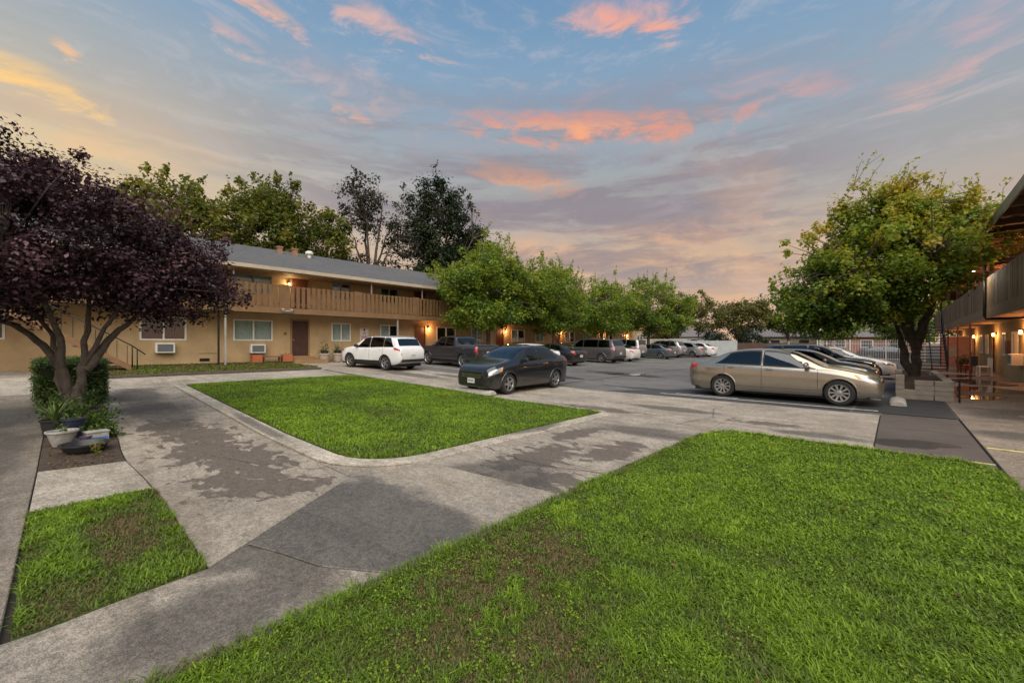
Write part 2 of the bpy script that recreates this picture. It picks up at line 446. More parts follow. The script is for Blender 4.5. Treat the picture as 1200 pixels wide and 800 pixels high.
m_asph = asphalt('asphalt_lot', (.112,.107,.100), stains=((-10.3,19.4,2.2,.9),(-12,15.5,2.6,.5),(-6,14.2,2.4,.35)))
struct(slab('parking_lot', [(-25.0,12.55),(-.22,12.55),(-.22,13.0),(1.0,13.0),(1.0,52),(-25.0,52)], m_asph, top=-.004, th=.09))
m_asph2 = asphalt('asphalt_new', (.030,.030,.032))
struct(slab('asphalt_patch', [(-.75,12.85),(.98,12.9),(.98,16.58),(-.6,16.58)], m_asph2, top=.004, th=.006, bev=0))
m_asph3 = asphalt('asphalt_worn', (.092,.074,.062), stains=((.0,9.2,.45,.42),(.35,9.5,.5,.25)))
struct(slab('worn_asphalt_strip', [(-.24,8.2),(.985,8.2),(.985,12.98),(-.24,12.98)], m_asph3, top=-.012, th=.08))
m_dark = asphalt('asphalt_sealed', (.040,.040,.042))
struct(slab('sealed_asphalt_band', [(-7.4,12.62),(-.8,12.62),(-.8,16.4),(-4.2,16.4)], m_dark, top=0.0, th=.006, bev=0))

W1 = ((-6.6,1.7,1.1,.55),(-7.6,1.5,1.2,.62),(-8.8,1.6,1.3,.6),(-5.6,1.45,.8,.62),(-9.9,1.3,1.1,.5),(-5.0,1.75,.5,.4))
W2 = ((-3.6,2.2,.85,.95),(-3.9,1.6,.6,.6),(-4.2,2.5,.5,.4),(-3.2,3.1,.5,.4))
D2 = ((-3.3,1.2,.5,.5),(-3.0,.7,.5,.6),(-3.6,.9,.3,.4),(-2.9,2.0,.6,.6))
W3 = ((-3.7,4.6,.5,1.1),(-3.1,5.6,.4,.9),(-4.2,6.2,.3,.9),(-2.9,3.9,.4,.5))
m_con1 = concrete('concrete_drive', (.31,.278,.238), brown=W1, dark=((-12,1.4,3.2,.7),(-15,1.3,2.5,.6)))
m_con2 = concrete('concrete_junction', (.29,.262,.226), wet=W2, dark=D2)
m_con2b = concrete('concrete_dark_patch', (.29,.262,.226), wet=((-3.75,1.55,1.35,1.12),(-3.2,1.9,1.0,.72)), wa=.75, wl=(.30,.50), pale=((-2.9,2.72,.16,.06),))
m_con3 = concrete('concrete_path', (.32,.288,.25), brown=W3, dark=((-3.6,3.6,.9,.8),(-3.3,7.2,1.2,.5)))
m_con4 = concrete('concrete_apron', (.345,.31,.268), dark=((-16,10.5,3.5,.6),(-13,11.6,3,.4),(-19,12.0,2.5,.5),(-4,10.2,1.5,.4),(-1.0,9.0,.8,.3)), brown=((-5.4,9.0,1.3,.3),(-2.0,9.6,.8,.25)))
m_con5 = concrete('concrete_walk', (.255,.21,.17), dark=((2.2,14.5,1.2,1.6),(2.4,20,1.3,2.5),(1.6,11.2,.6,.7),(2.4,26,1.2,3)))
m_con6 = concrete('concrete_left_walk', (.215,.19,.162), dark=((-9.5,-.9,2.6,.75),(-6.0,-.8,1.6,.5),(-3.4,-.45,.5,.25),(-13,-1,2.0,.8)))  # dark blobs paint the plum tree's shade and damp into the concrete
m_con7 = concrete('concrete_pale', (.37,.34,.295))
m_base = simple('joint_dirt', (.028,.024,.020), .95, var=.3)
def paving(name, z=-.06):
    o = bpy.data.objects.new(name, None); COL.objects.link(o); o['kind'] = 'structure'; return o
drive = paving('driveway')
slab('slab', [(-3.62,.70),(-4.83,2.33),(-9.6,2.33),(-9.6,.595),(-9.3,.60),(-8.6,.575),(-7.7,.58),(-6.6,.65),(-5.8,.69)], m_con1, drive)
slab('slab', [(-9.612,.595),(-9.612,2.33),(-16.9,2.33),(-16.9,.68),(-12.85,.60),(-10.6,.55)], m_con1, drive)
slab('slab', [(-6.02,-.232),(-6.02,.66),(-6.6,.635),(-7.70,.566),(-7.85,-.232)], m_con7, drive, top=.006)
fp = paving('footpath')
slab('slab', [(-3.60,.69),(-3.81,.985),(-3.45,1.12),(-3.05,1.24),(-2.73,1.45),(-2.53,1.58),(-2.53,-3),(-3.50,-3),(-3.50,-.10),(-3.60,.50)], m_con2, fp)
slab('slab', [(-3.82,1.0),(-4.84,2.345),(-4.72,3.35),(-2.53,3.60),(-2.53,1.595),(-2.73,1.465),(-3.05,1.255),(-3.45,1.135)], m_con2b, fp)
slab('slab', [(-5.84,2.345)] + [(-5.85+1.155*math.cos(R(q)), 3.51+1.155*math.sin(R(q))) for q in range(-88, 0, 8)] + [(-4.735,3.34),(-4.855,2.345)], m_con2b, fp, top=-.001)
slab('slab', [(-4.715,3.365),(-4.70,5.75),(-2.53,5.75),(-2.53,3.615)], m_con3, fp)
slab('slab', [(-4.70,5.765),(-4.68,8.18),(-2.53,8.18),(-2.53,5.765)], m_con3, fp)
ap = paving('concrete_apron')
slab('slab', [(-5.0,8.62),(-5.0,8.19),(-2.6,8.19),(-2.6,12.5),(-5.2,12.5)], m_con4, ap)
slab('slab', [(-2.585,8.20),(-.26,8.20),(-.26,12.5),(-2.585,12.5)], m_con4, ap)
slab('slab', [(-5.015,8.62),(-5.215,12.5),(-9.5,12.5),(-9.5,8.62)], m_con4, ap)
slab('slab', [(-9.515,8.62),(-9.515,12.5),(-14.5,12.5),(-14.5,8.62)], m_con4, ap)
slab('slab', [(-14.515,8.62),(-14.515,12.5),(-20.2,12.5),(-20.2,8.62)], m_con4, ap)
slab('slab', [(-20.215,8.4),(-20.215,12.5),(-25.5,12.5),(-25.5,8.4)], m_con4, ap, top=.004)
rw = paving('walkway')
yy = [-6, 3.0, 9.05, 13.3, 17.6, 21.9, 26.2, 30.5, 36, 42, 52]
for a, b in zip(yy, yy[1:]):
    slab('slab', [(1.01,a+.008),(3.95,a+.008),(3.95,b-.008),(1.01,b-.008)], m_con5, rw, top=.004)
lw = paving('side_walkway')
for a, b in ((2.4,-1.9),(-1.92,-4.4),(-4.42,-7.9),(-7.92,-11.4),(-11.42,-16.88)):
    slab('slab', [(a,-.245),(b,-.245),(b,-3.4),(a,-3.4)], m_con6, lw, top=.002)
for a, b in ((-16.92,-20.36),):
    for c, d in ((-6,-.2),(-.185,2.62),(2.635,5.5),(5.515,8.38)):
        slab('slab', [(a,c),(a,d),(b,d),(b,c)], m_con7, lw, top=.0)
slab('slab', [(-20.38,-6),(-20.38,-.35),(-25.5,-.35),(-25.5,-6)], m_con7, lw, top=.004)
# flush kerb of short pieces round the first lawn
kb = paving('lawn_kerb')
KI, KO = [], []     # inner and outer polyline along the kerb
x0, x1, y0, y1, rr = -17.0, -5.0, 2.66, 8.3, .85
def kerb_line(off):
    pts = []; r = rr + off
    L = [(-16.9 + 12*.0, y0-off)]
    n = 12
    for i in range(n+1): L.append((-16.9 + (x1-rr+16.9)*i/n, y0-off))
    for i in range(1, 6): a = -90 + 90*i/6; L.append((x1-rr + r*math.cos(R(a)), y0+rr + r*math.sin(R(a))))
    n = 6
    for i in range(n+1): L.append((x1+off, y0+rr + (8.5-y0-rr)*i/n))
    return L[1:]
KI, KO = kerb_line(.0), kerb_line(.30)
m_kerb = concrete('concrete_kerb', (.43,.395,.34), dark=((-9,2.5,2.0,.15),(-5.0,6,.3,1.0)))
for i in range(len(KI)-1):
    a, b, c, d = [Vector(p) for p in (KI[i], KI[i+1], KO[i+1], KO[i])]
    e1 = (b-a).normalized()*.014; e2 = (c-d).normalized()*.014
    curve = 11 < i < 18
    if curve: e1 *= .0; e2 *= .0
    slab('kerb_stone', [tuple(a+e1), tuple(d+e2), tuple(c-e2), tuple(b-e1)], m_kerb, kb, top=.018, bev=0 if curve else .008)
# raised kerb along the grass strip by the building
sk = paving('strip_kerb')
for i in range(6):
    a = -.3 + i*1.46
    slab('kerb_stone', [(-20.40,a),(-20.40,a+1.45),(-20.55,a+1.45),(-20.55,a)], simple('kerb_dark', (.10,.075,.06), .9, var=.3), sk, top=.10, th=.2)

# painted lines in the lot
m_line = simple('worn_paint', (.42,.41,.38), .8, var=.35, sc=8)
m_yel = simple('worn_yellow_paint', (.55,.45,.17), .8, var=.3, sc=8)
def line(x0, y0, x1, y1, w, mat, name='parking_line', z=.012, parent=None):
    a, b = Vector((x0,y0)), Vector((x1,y1)); n = (b-a).normalized(); n = Vector((-n.y, n.x))*w/2
    return slab(name, [tuple(a-n), tuple(b-n), tuple(b+n), tuple(a+n)], mat, parent, top=z, th=.004, bev=0)
for i in range(9):
    struct(line(-5.6, 13.15+i*2.72, -.3, 13.15+i*2.72, .09, m_line, z=.009))
struct(line(-5.2, 13.42, -3.4, 13.42, .07, m_line, z=.009))
for i in range(12):
    struct(line(-20.6, 14.1+i*2.72, -15.2, 14.1+i*2.72, .09, m_line, z=.003))
struct(line(1.03, 9.62, 3.9, 9.55, .10, m_yel, 'yellow_line', z=.010))
struct(line(.75, 8.42, .98, 8.42, .06, m_yel, 'yellow_line', z=-.006))
struct(line(2.0, 14.3, 3.9, 14.25, .10, simple('orange_paint', (.45,.2,.06), .8, var=.3), 'orange_line', z=.010))

# seams and cracks in the paving
m_crack = simple('crack_dirt', (.022,.020,.018), .95, var=.3)
def crack(pts, w, seed, step=.12, jit=.03, z=.006):
    rnd = random.Random(seed); v = []; f = []; P = []
    for (a, b) in zip(pts, pts[1:]):
        A, B = Vector(a), Vector(b); n = max(2, int((B-A).length/step))
        for i in range(n): P.append(A.lerp(B, i/n) + Vector((rnd.uniform(-jit,jit), rnd.uniform(-jit,jit))))
    P.append(Vector(pts[-1]))
    for i, p in enumerate(P):
        t = (P[min(i+1, len(P)-1)]-P[max(i-1, 0)]).normalized(); n = Vector((-t.y, t.x))*w*.5*rnd.uniform(.5,1.3)
        for q in (p-n, p+n): v.append((q.x, q.y, G(q.x)+z))
        if i: k = 2*i; f.append((k-2, k, k+1, k-1))
    struct(mesh('pavement_crack', v, f, m_crack))
crack([(-9.6,13.0),(-9.7,22),(-9.65,31),(-9.7,40)], .055, 1, .5, .03, .004)
crack([(-15.0,17.5),(-10.8,18.6),(-8.4,19.2),(-5.8,18.4)], .03, 2, .3, .06, .004)
crack([(-4.66,4.45),(-3.7,4.25),(-2.55,4.5)], .010, 3); crack([(-4.2,6.9),(-3.2,7.15),(-2.56,7.0)], .009, 4)
crack([(-7.2,1.42),(-6.3,1.72),(-5.9,2.0)], .008, 5, .2, .004); crack([(-5.0,10.3),(-4.0,9.9),(-2.7,10.4)], .012, 6)
crack([(-3.2,8.3),(-2.9,9.6),(-3.3,10.9),(-3.1,12.4)], .012, 7); crack([(1.05,6.6),(2.1,6.9),(3.6,6.7)], .012, 8, z=.011)
crack([(-12.5,.75),(-12.2,1.5),(-12.6,2.3)], .012, 9); crack([(-.2,10.6),(.4,10.9),(.95,10.7)], .012, 10, z=-.006)
# standing water
def puddle(cx, cy, rx, ry, seed, z=.010, nm='puddle'):
    rnd = random.Random(seed); n = 40; ph = [rnd.uniform(0, 6.28) for _ in range(5)]
    out = []
    for i in range(n):
        a = 2*math.pi*i/n
        k = 1 + .22*math.sin(2*a+ph[0]) + .16*math.sin(3*a+ph[1]) + .10*math.sin(5*a+ph[2]) + .07*math.sin(9*a+ph[3])
        out.append((cx+rx*k*math.cos(a), cy+ry*k*math.sin(a)))
    o = slab(nm, out, MATS['water'], None, top=z, th=0, bev=0, zf=lambda x, y: G(cx))
    o['kind'] = 'structure'; return o
m, x, b = newmat('water'); b.inputs['Base Color'].default_value = (.020,.017,.014,1); b.inputs['Roughness'].default_value = .035
b.inputs['Specular IOR Level'].default_value = .8; MATS['water'] = m
bump(x, b, x.noise(coords(x), 5.0, 3, .5), .004, .25)
puddle(2.15, 21.8, .95, 1.7, 3); puddle(2.45, 26.0, 1.0, 1.6, 5); puddle(1.75, 18.6, .5, .9, 8); puddle(2.2, 30.4, .9, 1.3, 15)
def lotpuddle(cx, cy, rx, ry, seed, z): return puddle(cx, cy, rx, ry, seed, z)
lotpuddle(-9.7, 19.9, .35, .9, 11, .004); lotpuddle(-10.5, 19.1, .22, .55, 14, .004)

# ------------------------------------------------------------------ lawns
def in_poly(px, py, poly):
    inside = np.zeros(len(px), bool); n = len(poly); j = n-1
    for i in range(n):
        xi, yi = poly[i]; xj, yj = poly[j]
        c = ((yi > py) != (yj > py)) & (px < (xj-xi)*(py-yi)/(yj-yi+1e-12)+xi)
        inside ^= c; j = i
    return inside
def vG(x): return np.where(x > -8, 0, .03*(-np.maximum(x, -26)-8))
def vnoise(x, y, seed, sc):
    """cheap smooth value noise"""
    r = np.random.RandomState(seed); t = r.rand(64, 64)
    u, v = x*sc, y*sc; i, j = np.floor(u).astype(int), np.floor(v).astype(int); fu, fv = u-i, v-j
    fu = fu*fu*(3-2*fu); fv = fv*fv*(3-2*fv)
    g = lambda a, b: t[a % 64, b % 64]
    return (g(i,j)*(1-fu)+g(i+1,j)*fu)*(1-fv) + (g(i,j+1)*(1-fu)+g(i+1,j+1)*fu)*fv
def grassmat(name, cols):
    m = leafmat(name, cols, .30, .55); return m
GRASS_COLS = [(.17,.105,.055), (.16,.115,.045), (.090,.122,.024), (.125,.205,.014), (.200,.315,.014), (.29,.39,.03)]
m_grass = grassmat('grass_blades', GRASS_COLS)
def bladegrass(name, poly, dens, hgt, wid, seed, top=0.0, dry=None, tone0=.66, parent=None, cam_fall=None):
    """short turf: bent blades; dry(x,y) gives 0..1 for worn brown areas"""
    rs = np.random.RandomState(seed)
    xs = [p[0] for p in poly]; ys = [p[1] for p in poly]
    A = (max(xs)-min(xs))*(max(ys)-min(ys)); n = int(A*dens)
    px = rs.uniform(min(xs), max(xs), n); py = rs.uniform(min(ys), max(ys), n)
    k = in_poly(px, py, poly); 
    if cam_fall is not None:
        d = np.hypot(px, py); k &= rs.rand(n) < np.clip((cam_fall/np.maximum(d, .1))**1.5, .14, 1)
        fwd = -px*math.sin(HEAD)+py*math.cos(HEAD); k &= fwd > 1.0
    px, py = px[k], py[k]; n = len(px)
    d = np.hypot(px, py)
    dr = dry(px, py) if dry is not None else np.zeros(n)
    keep = rs.rand(n) > dr*.55; px, py, dr, d = px[keep], py[keep], dr[keep], d[keep]; n = len(px)
    clump = vnoise(px, py, seed+3, 5.1)*.6 + vnoise(px, py, seed+4, 9.0)*.4
    if cam_fall is not None: wsc = np.clip((d/2.6)**.75, 1, 3.2)
    else: wsc = np.ones(n)
    h = hgt*(.40+1.0*rs.rand(n)**1.6)*(1-.45*dr)*(.55+.9*clump); w = wid*(.6+.8*rs.rand(n))*wsc
    a = rs.uniform(0, 2*math.pi, n); lean = h*(.5+1.5*rs.rand(n))
    ux, uy = np.cos(a), np.sin(a); vx, vy = -uy, ux
    z0 = vG(px)+top
    V = np.zeros((n, 5, 3))
    V[:,0] = np.c_[px-vx*w*.5, py-vy*w*.5, z0]; V[:,1] = np.c_[px+vx*w*.5, py+vy*w*.5, z0]
    mx_, my_ = px+ux*lean*.35, py+uy*lean*.35
    V[:,2] = np.c_[mx_+vx*w*.42, my_+vy*w*.42, z0+h*.62]; V[:,3] = np.c_[mx_-vx*w*.42, my_-vy*w*.42, z0+h*.62]
    V[:,4] = np.c_[px+ux*lean, py+uy*lean, z0+h*(.75+.3*rs.rand(n))]
    bigv = vnoise(px, py, seed+8, .9)*.6 + vnoise(px, py, seed+9, 2.1)*.4
    tone = np.clip(tone0 + (clump-.5)*.34 + (bigv-.5)*.36 + rs.normal(0, .10, n) - dr*.62*(.6+.7*rs.rand(n)), 0, 1)
    me = bpy.data.meshes.new(name)
    me.vertices.add(n*5); me.vertices.foreach_set('co', V.ravel())
    base = np.arange(n)*5
    li = np.stack([base, base+1, base+2, base+3, base+3, base+2, base+4], 1).ravel()
    me.loops.add(n*7); me.loops.foreach_set('vertex_index', li.astype(np.int32))
    st = np.stack([np.arange(n)*7, np.arange(n)*7+4], 1).ravel()
    me.polygons.add(n*2); me.polygons.foreach_set('loop_start', st.astype(np.int32))
    me.update(calc_edges=True); me.validate()
    at = me.attributes.new('tone', 'FLOAT', 'POINT'); at.data.foreach_set('value', np.repeat(tone, 5).astype(np.float32))
    me.polygons.foreach_set('use_smooth', np.ones(n*2, bool))
    me.materials.append(m_grass)
    o = link(name, me, parent); o['kind'] = 'stuff'; return o
m_turf, x, b = newmat('turf_soil')
p = coords(x); tn = x.noise(p, 7, 5, .65); tb = x.noise(p, 40, 3, .6)
c = x.mix(x.ss(tn, .35, .65), (.055,.085,.014), (.085,.10,.022)); c = x.mix(x.m('MULTIPLY', x.ss(tb, .4, .7), .6), c, (.035,.045,.012))
x.put(b.inputs['Base Color'], c); b.inputs['Roughness'].default_value = .95; bump(x, b, tb, .02)

lawn1 = [(-17.0, 2.70), (x1-rr, 2.70)] + [(x1-rr + (rr-.03)*math.cos(R(a)), y0+rr + (rr-.03)*math.sin(R(a))) for a in range(-75, 1, 15)] + [(-5.03, 8.45), (-5.4,8.58), (-12, 8.6), (-17.0, 8.35)]
lawn2 = [(-2.50, -1.2), (-2.50, 7.6), (-2.38, 8.0), (-2.0, 8.18), (.2,8.17), (.72,8.15), (.93,7.9), (.96,7.4), (.97,-1.2)]
lawn3 = [(-3.60,.68), (-3.57,.45), (-3.51,-.20), (-6.0,-.235), (-6.0,.655), (-4.9,.68)]
strip = [(-20.56,-.28), (-20.56,8.3), (-21.2,8.6), (-23.5,8.3), (-25.5,8.3), (-25.5,-.28)]
struct(slab('lawn_soil', lawn1, m_turf, top=.010, th=.1, bev=0))
struct(slab('lawn_soil', lawn2, m_turf, top=.012, th=.1, bev=0))
struct(slab('lawn_soil', lawn3, m_turf, top=.004, th=.1, bev=0))
struct(slab('lawn_soil', strip, m_turf, top=.09, th=.15, bev=0))
def g2(x, y, cx, cy, rx, ry): return np.exp(-((x-cx)/rx)**2-((y-cy)/ry)**2)
def dry2(x, y):
    n = vnoise(x, y, 31, 2.3)*.6+vnoise(x, y, 32, 6.5)*.4
    b = .95*g2(x,y,-2.0,2.2,.5,.9)+.85*g2(x,y,-1.5,1.6,.65,.6)+.45*g2(x,y,-2.2,3.6,.3,.9)+.4*g2(x,y,-.6,2.4,.4,.25)+.55*g2(x,y,-.15,1.75,.25,.2)+.3*g2(x,y,-1.1,3.5,.35,.18)
    f = vnoise(x, y, 33, 15)*.6+vnoise(x, y, 34, 31)*.4
    return np.clip(b*(n*1.6+f*1.6-1.05)+ .9*np.clip(f-.70, 0, 1), 0, 1)
def dry3(x, y):
    n = vnoise(x, y, 41, 3)*.6+vnoise(x, y, 42, 8)*.4
    return np.clip(.10+.8*g2(x,y,-4.9,.3,.6,.25)*1.1*(n+.4)+.9*(n-.5)+.35*(x+5.2 > 0)*g2(x,y,-3.6,.0,.6,.5), 0, 1)
def dry1(x, y):
    n = vnoise(x, y, 51, 1.1)*.6+vnoise(x, y, 52, 4)*.4
    return np.clip(.55*g2(x,y,-9,5.2,2.2,.7)*(n*1.8-.5)+.3*np.clip(n-.6,0,1), 0, 1)
def drys(x, y):
    n = vnoise(x, y, 61, .8)*.6+vnoise(x, y, 62, 3)*.4
    return np.clip(.34+.9*(n-.4), 0, 1)
bladegrass('lawn_grass', lawn2, 19000, .031, .0070, 1, .012, dry2, .70, cam_fall=2.8)
bladegrass('lawn_grass', lawn1, 3400, .036, .014, 2, .010, dry1, .66)
bladegrass('lawn_grass', lawn3, 11000, .038, .008, 3, .004, dry3, .60)
bladegrass('grass_strip', strip, 1100, .050, .026, 4, .09, drys, .56)
def clover(poly, n, seed, size, top, tone0, dry):
    rs = np.random.RandomState(seed); xs = [p[0] for p in poly]; ys = [p[1] for p in poly]
    px = rs.uniform(min(xs), max(xs), n); py = rs.uniform(max(min(ys), .4), max(ys), n)
    cl = vnoise(px, py, seed, 5)*.5+vnoise(px, py, seed+1, 13)*.5; d = np.hypot(px, py)
    k = in_poly(px, py, poly) & (rs.rand(n) < np.clip((cl-.36)*4, 0, 1)) & (rs.rand(n) > dry(px, py)*.7) & (rs.rand(n) < np.clip((2.8/d)**1.3, .12, 1)) & (-px*math.sin(HEAD)+py*math.cos(HEAD) > 1.0)
    px, py, cl, d = px[k], py[k], cl[k], d[k]; n = len(px)
    P = np.c_[px, py, vG(px)+top+.012+.026*rs.rand(n)*cl*1.6]; N = rs.normal(0, .38, (n, 3))+np.array([0,0,1.0]); N /= np.linalg.norm(N, axis=1)[:, None]
    L = size*(.6+.8*rs.rand(n))*np.clip((d/2.6)**.7, 1, 3)
    leaf_mesh('lawn_clover', P, N, L, L*.8, np.clip(tone0+(cl-.5)*.5+rs.normal(0,.1,n), 0, 1), m_grass, None)['kind'] = 'stuff'
# ragged fringes where the turf creeps over the paving
def fringe(pts, seed, n, hgt, wid, tone):
    rnd = random.Random(seed); poly = []
    a = [(p[0]+rnd.uniform(-.02,.02), p[1]) for p in pts]
    return a
bladegrass('lawn_grass', [(-2.60,-.2),(-2.57,2.2),(-2.60,4.0),(-2.56,6),(-2.54,7.6),(-2.44,7.6),(-2.44,-.2)], 7000, .05, .007, 7, .012, lambda x, y: np.clip(.5*vnoise(x,y,9,3), 0, 1), .66)
bladegrass('lawn_grass', [(.90,2),(.90,8.0),(1.0,7.6),(1.02,5),(1.0,2)], 6000, .05, .009, 8, .012, None, .68)
bladegrass('lawn_grass', [(-2.4,8.1),(-2.0,8.25),(.7,8.22),(.95,8.0),(.7,8.1),(-2,8.1)], 5000, .05, .012, 9, .012, None, .70)

# ------------------------------------------------------------------ buildings
def wall_x(name, X, th, y0, y1, z0, z1, openings, mat, parent, face=1):
    """wall lying along Y with its outer face at X (normal face*X); openings are (ya, yb, za, zb)"""
    ys = sorted({y0, y1, *[o[0] for o in openings], *[o[1] for o in openings]})
    mb = MB()
    for a, b in zip(ys, ys[1:]):
        op = sorted([(o[2], o[3]) for o in openings if o[0] <= a+1e-6 and o[1] >= b-1e-6])
        z = z0
        for za, zb in op + [(z1, z1)]:
            if za > z + 1e-6: mb.box(min(X, X-face*th), max(X, X-face*th), a, b, z, za)
            z = max(z, zb)
    return mb.build(name, mat, parent)
def window(parent, X, ya, yb, za, zb, face=1, style='blind', sash=True, frame=None):
    """slider: proud vinyl frame, two panes set back, blind or curtain behind"""
    frame = frame or M['white']
    f = MB(); t = .07; o0, o1 = (X-face*.10, X+face*.025)
    lo, hi = min(o0, o1), max(o0, o1)
    f.box(lo, hi, ya, yb, zb-t, zb); f.box(lo, hi, ya, yb, za, za+t)
    f.box(lo, hi, ya, ya+t, za+t, zb-t); f.box(lo, hi, yb-t, yb, za+t, zb-t)
    ym = (ya+yb)/2
    f.box(lo+.01, hi-.01, ym-.035, ym+.035, za+t, zb-t)
    w = f.build('window', frame, parent)
    for i, (a, b) in enumerate(((ya+t, ym-.035), (ym+.035, yb-t))):
        xg = X-face*(.05 if i == 0 else .03)
        g = MB().box(xg-.004, xg+.004, a, b, za+t, zb-t).build('pane', M['winglass'], w)
    xb = X - face*.125
    if style in ('blind', 'half', 'red'):
        v = []; fc = []; n = int((yb-ya)/.045)
        y_end = yb if style != 'half' else ya+(yb-ya)*.55
        n = max(4, int((y_end-ya)/.05))
        for i in range(n+1):
            y = ya + (y_end-ya)*i/n; dx = (.02 if i % 2 else -.02)
            v += [(xb+dx, y, za), (xb+dx, y, zb)]
            if i: k = 2*i; fc.append((k-2, k, k+1, k-1))
        mesh('curtain' if style == 'red' else 'blind', v, fc, M['redcurtain'] if style == 'red' else M['blind'], w)
    return w
def door(parent, X, ya, yb, za, zb, face=1, mat=None, casing=None):
    mat = mat or M['dkwood']; cs = MB(); t = .10
    lo, hi = min(X-face*.08, X+face*.03), max(X-face*.08, X+face*.03)
    cs.box(lo, hi, ya-t, ya, za, zb+t); cs.box(lo, hi, yb, yb+t, za, zb+t); cs.box(lo, hi, ya, yb, zb, zb+t)
    d = MB(); xd = X-face*.05
    d.box(xd-.02, xd+.02, ya, yb, za, zb)
    for q0, q1 in ((.08,.46),(.54,.92)):
        for r0, r1 in ((.05,.30),(.36,.62),(.68,.95)):
            d.box(xd-.03, xd+.03, ya+(yb-ya)*q0, ya+(yb-ya)*q1, za+(zb-za)*r0, za+(zb-za)*r1)
    dd = d.build('door', mat, parent); cs.build('door_frame', casing or M['trim'], dd)
    h = MB().lathe([(.0,-.03),(.028,-.03),(.034,0),(.028,.03),(0,.03)], 10, (xd+face*.05, ya+.09, za+.95)); h.build('handle', M['chrome'], dd, True)
    return dd
LAMPM = emit('lamp_bulb', (1, .52, .18), 14)
LAMPW = emit('lamp_bulb_white', (1, .86, .62), 30)
m_lampbody = simple('lamp_body', (.05,.035,.02), .4, .6)
NLAMP = [0]
def wall_lamp(X, Y, Z, face=1, power=28, col=(1,.50,.20), label='', group=None, name='wall_lamp', light=True):
    o = empty(name, (X, Y, Z), 0, label, 'lamp', group)
    MB().cbox((face*.015, 0, .05), .03, .11, .16).build('bracket', m_lampbody, o)
    MB().lathe([(.0,.08),(.035,.07),(.048,.04),(.048,-.05),(.03,-.08),(0,-.08)], 12, (face*.11, 0, 0)).build('globe', LAMPM, o, True)
    MB().lathe([(.0,.15),(.045,.12),(.075,.095),(.068,.09),(0,.09)], 12, (face*.11, 0, 0)).build('cap', m_lampbody, o, True)
    if light:
        l = bpy.data.lights.new('lamp_light', 'POINT'); l.energy = power; l.color = col; l.shadow_soft_size = .07
        lo = bpy.data.objects.new('lamp_light', l); COL.objects.link(lo); lo.parent = o; lo.location = (face*.24, 0, -.02)
    return o

# ---- long two-storey building on the left (faces +X)
XW, XB, XE = -25.6, -24.1, -23.85       # wall, balcony front, eave
BY0, BY1 = -6.0, 51.0
bl = empty('apartment_building', (XW, 10, .5), 0, 'long two-storey tan stucco apartment building with slatted brown balcony and grey shingle roof', 'building')
bl.matrix_parent_inverse  # parts below are given in world space, so the Empty stays at the origin
bl.location = (0, 0, 0)
wins, doors = [], []
WL = [(-3.3,-1.6,'half'), (2.33,4.06,'red'), (6.02,7.90,'blind'), (11.2,12.43,'blind'), (14.5,15.9,'half'), (19.2,21.07,'dark')]
for k in range(4):
    y = 25.6+k*8.3
    WL += [(y-2.9, y-1.6, 'blind'), (y+1.95, y+3.8, 'dark' if k % 2 else 'half')]
DL = [8.92, 17.25, 25.6, 33.9, 42.2, 50.0-1.6]
lo_op = [(a, b, 1.78, 2.92) for a, b, _ in WL] + [(d, d+.88, .90, 2.95) for d in DL]
wall_x('lower_wall', XW, .22, BY0, BY1, .30, 3.25, lo_op, M['stucco'], bl)
up_op = [(a, b, 4.40, 5.42) for a, b, _ in WL] + [(d, d+.88, 3.56, 5.45) for d in DL]
wall_x('upper_wall', XW, .22, BY0, BY1, 3.25, 5.95, up_op, M['stucco'], bl)
for i, (a, b, s) in enumerate(WL):
    window(bl, XW, a, b, 1.78, 2.92, 1, s)
    window(bl, XW, a, b, 4.40, 5.42, 1, ('dark','dark','blind','half','dark','half')[i % 6], frame=M['gutter'])
for i, d in enumerate(DL):
    door(bl, XW, d, d+.88, .90, 2.95, 1, M['dkwood'] if i == 0 else M['dkred'])
    door(bl, XW, d, d+.88, 3.56, 5.45, 1, M['dkred'])
    MB().box(XW+.002, XW+1.15, d-.25, d+1.6, G(XW)-.1, .72).build('door_step', M['trim'], bl)
    MB().box(XW+.002, XW+.55, d-.2, d+1.1, .722, .88).build('door_step', M['trim'], bl)
# rooms, side and back
MB().box(XW-7.8, XW-.6, BY0+.1, BY1-.1, .31, 5.9).build('room_core', M['interior'], bl)
MB().box(XW-8, XW-.24, BY0-.02, BY0, .3, 5.95).box(XW-8, XW-.24, BY1, BY1+.02, .3, 5.95).box(XW-8.02, XW-8, BY0, BY1, .3, 5.95).build('side_wall', M['stucco'], bl)
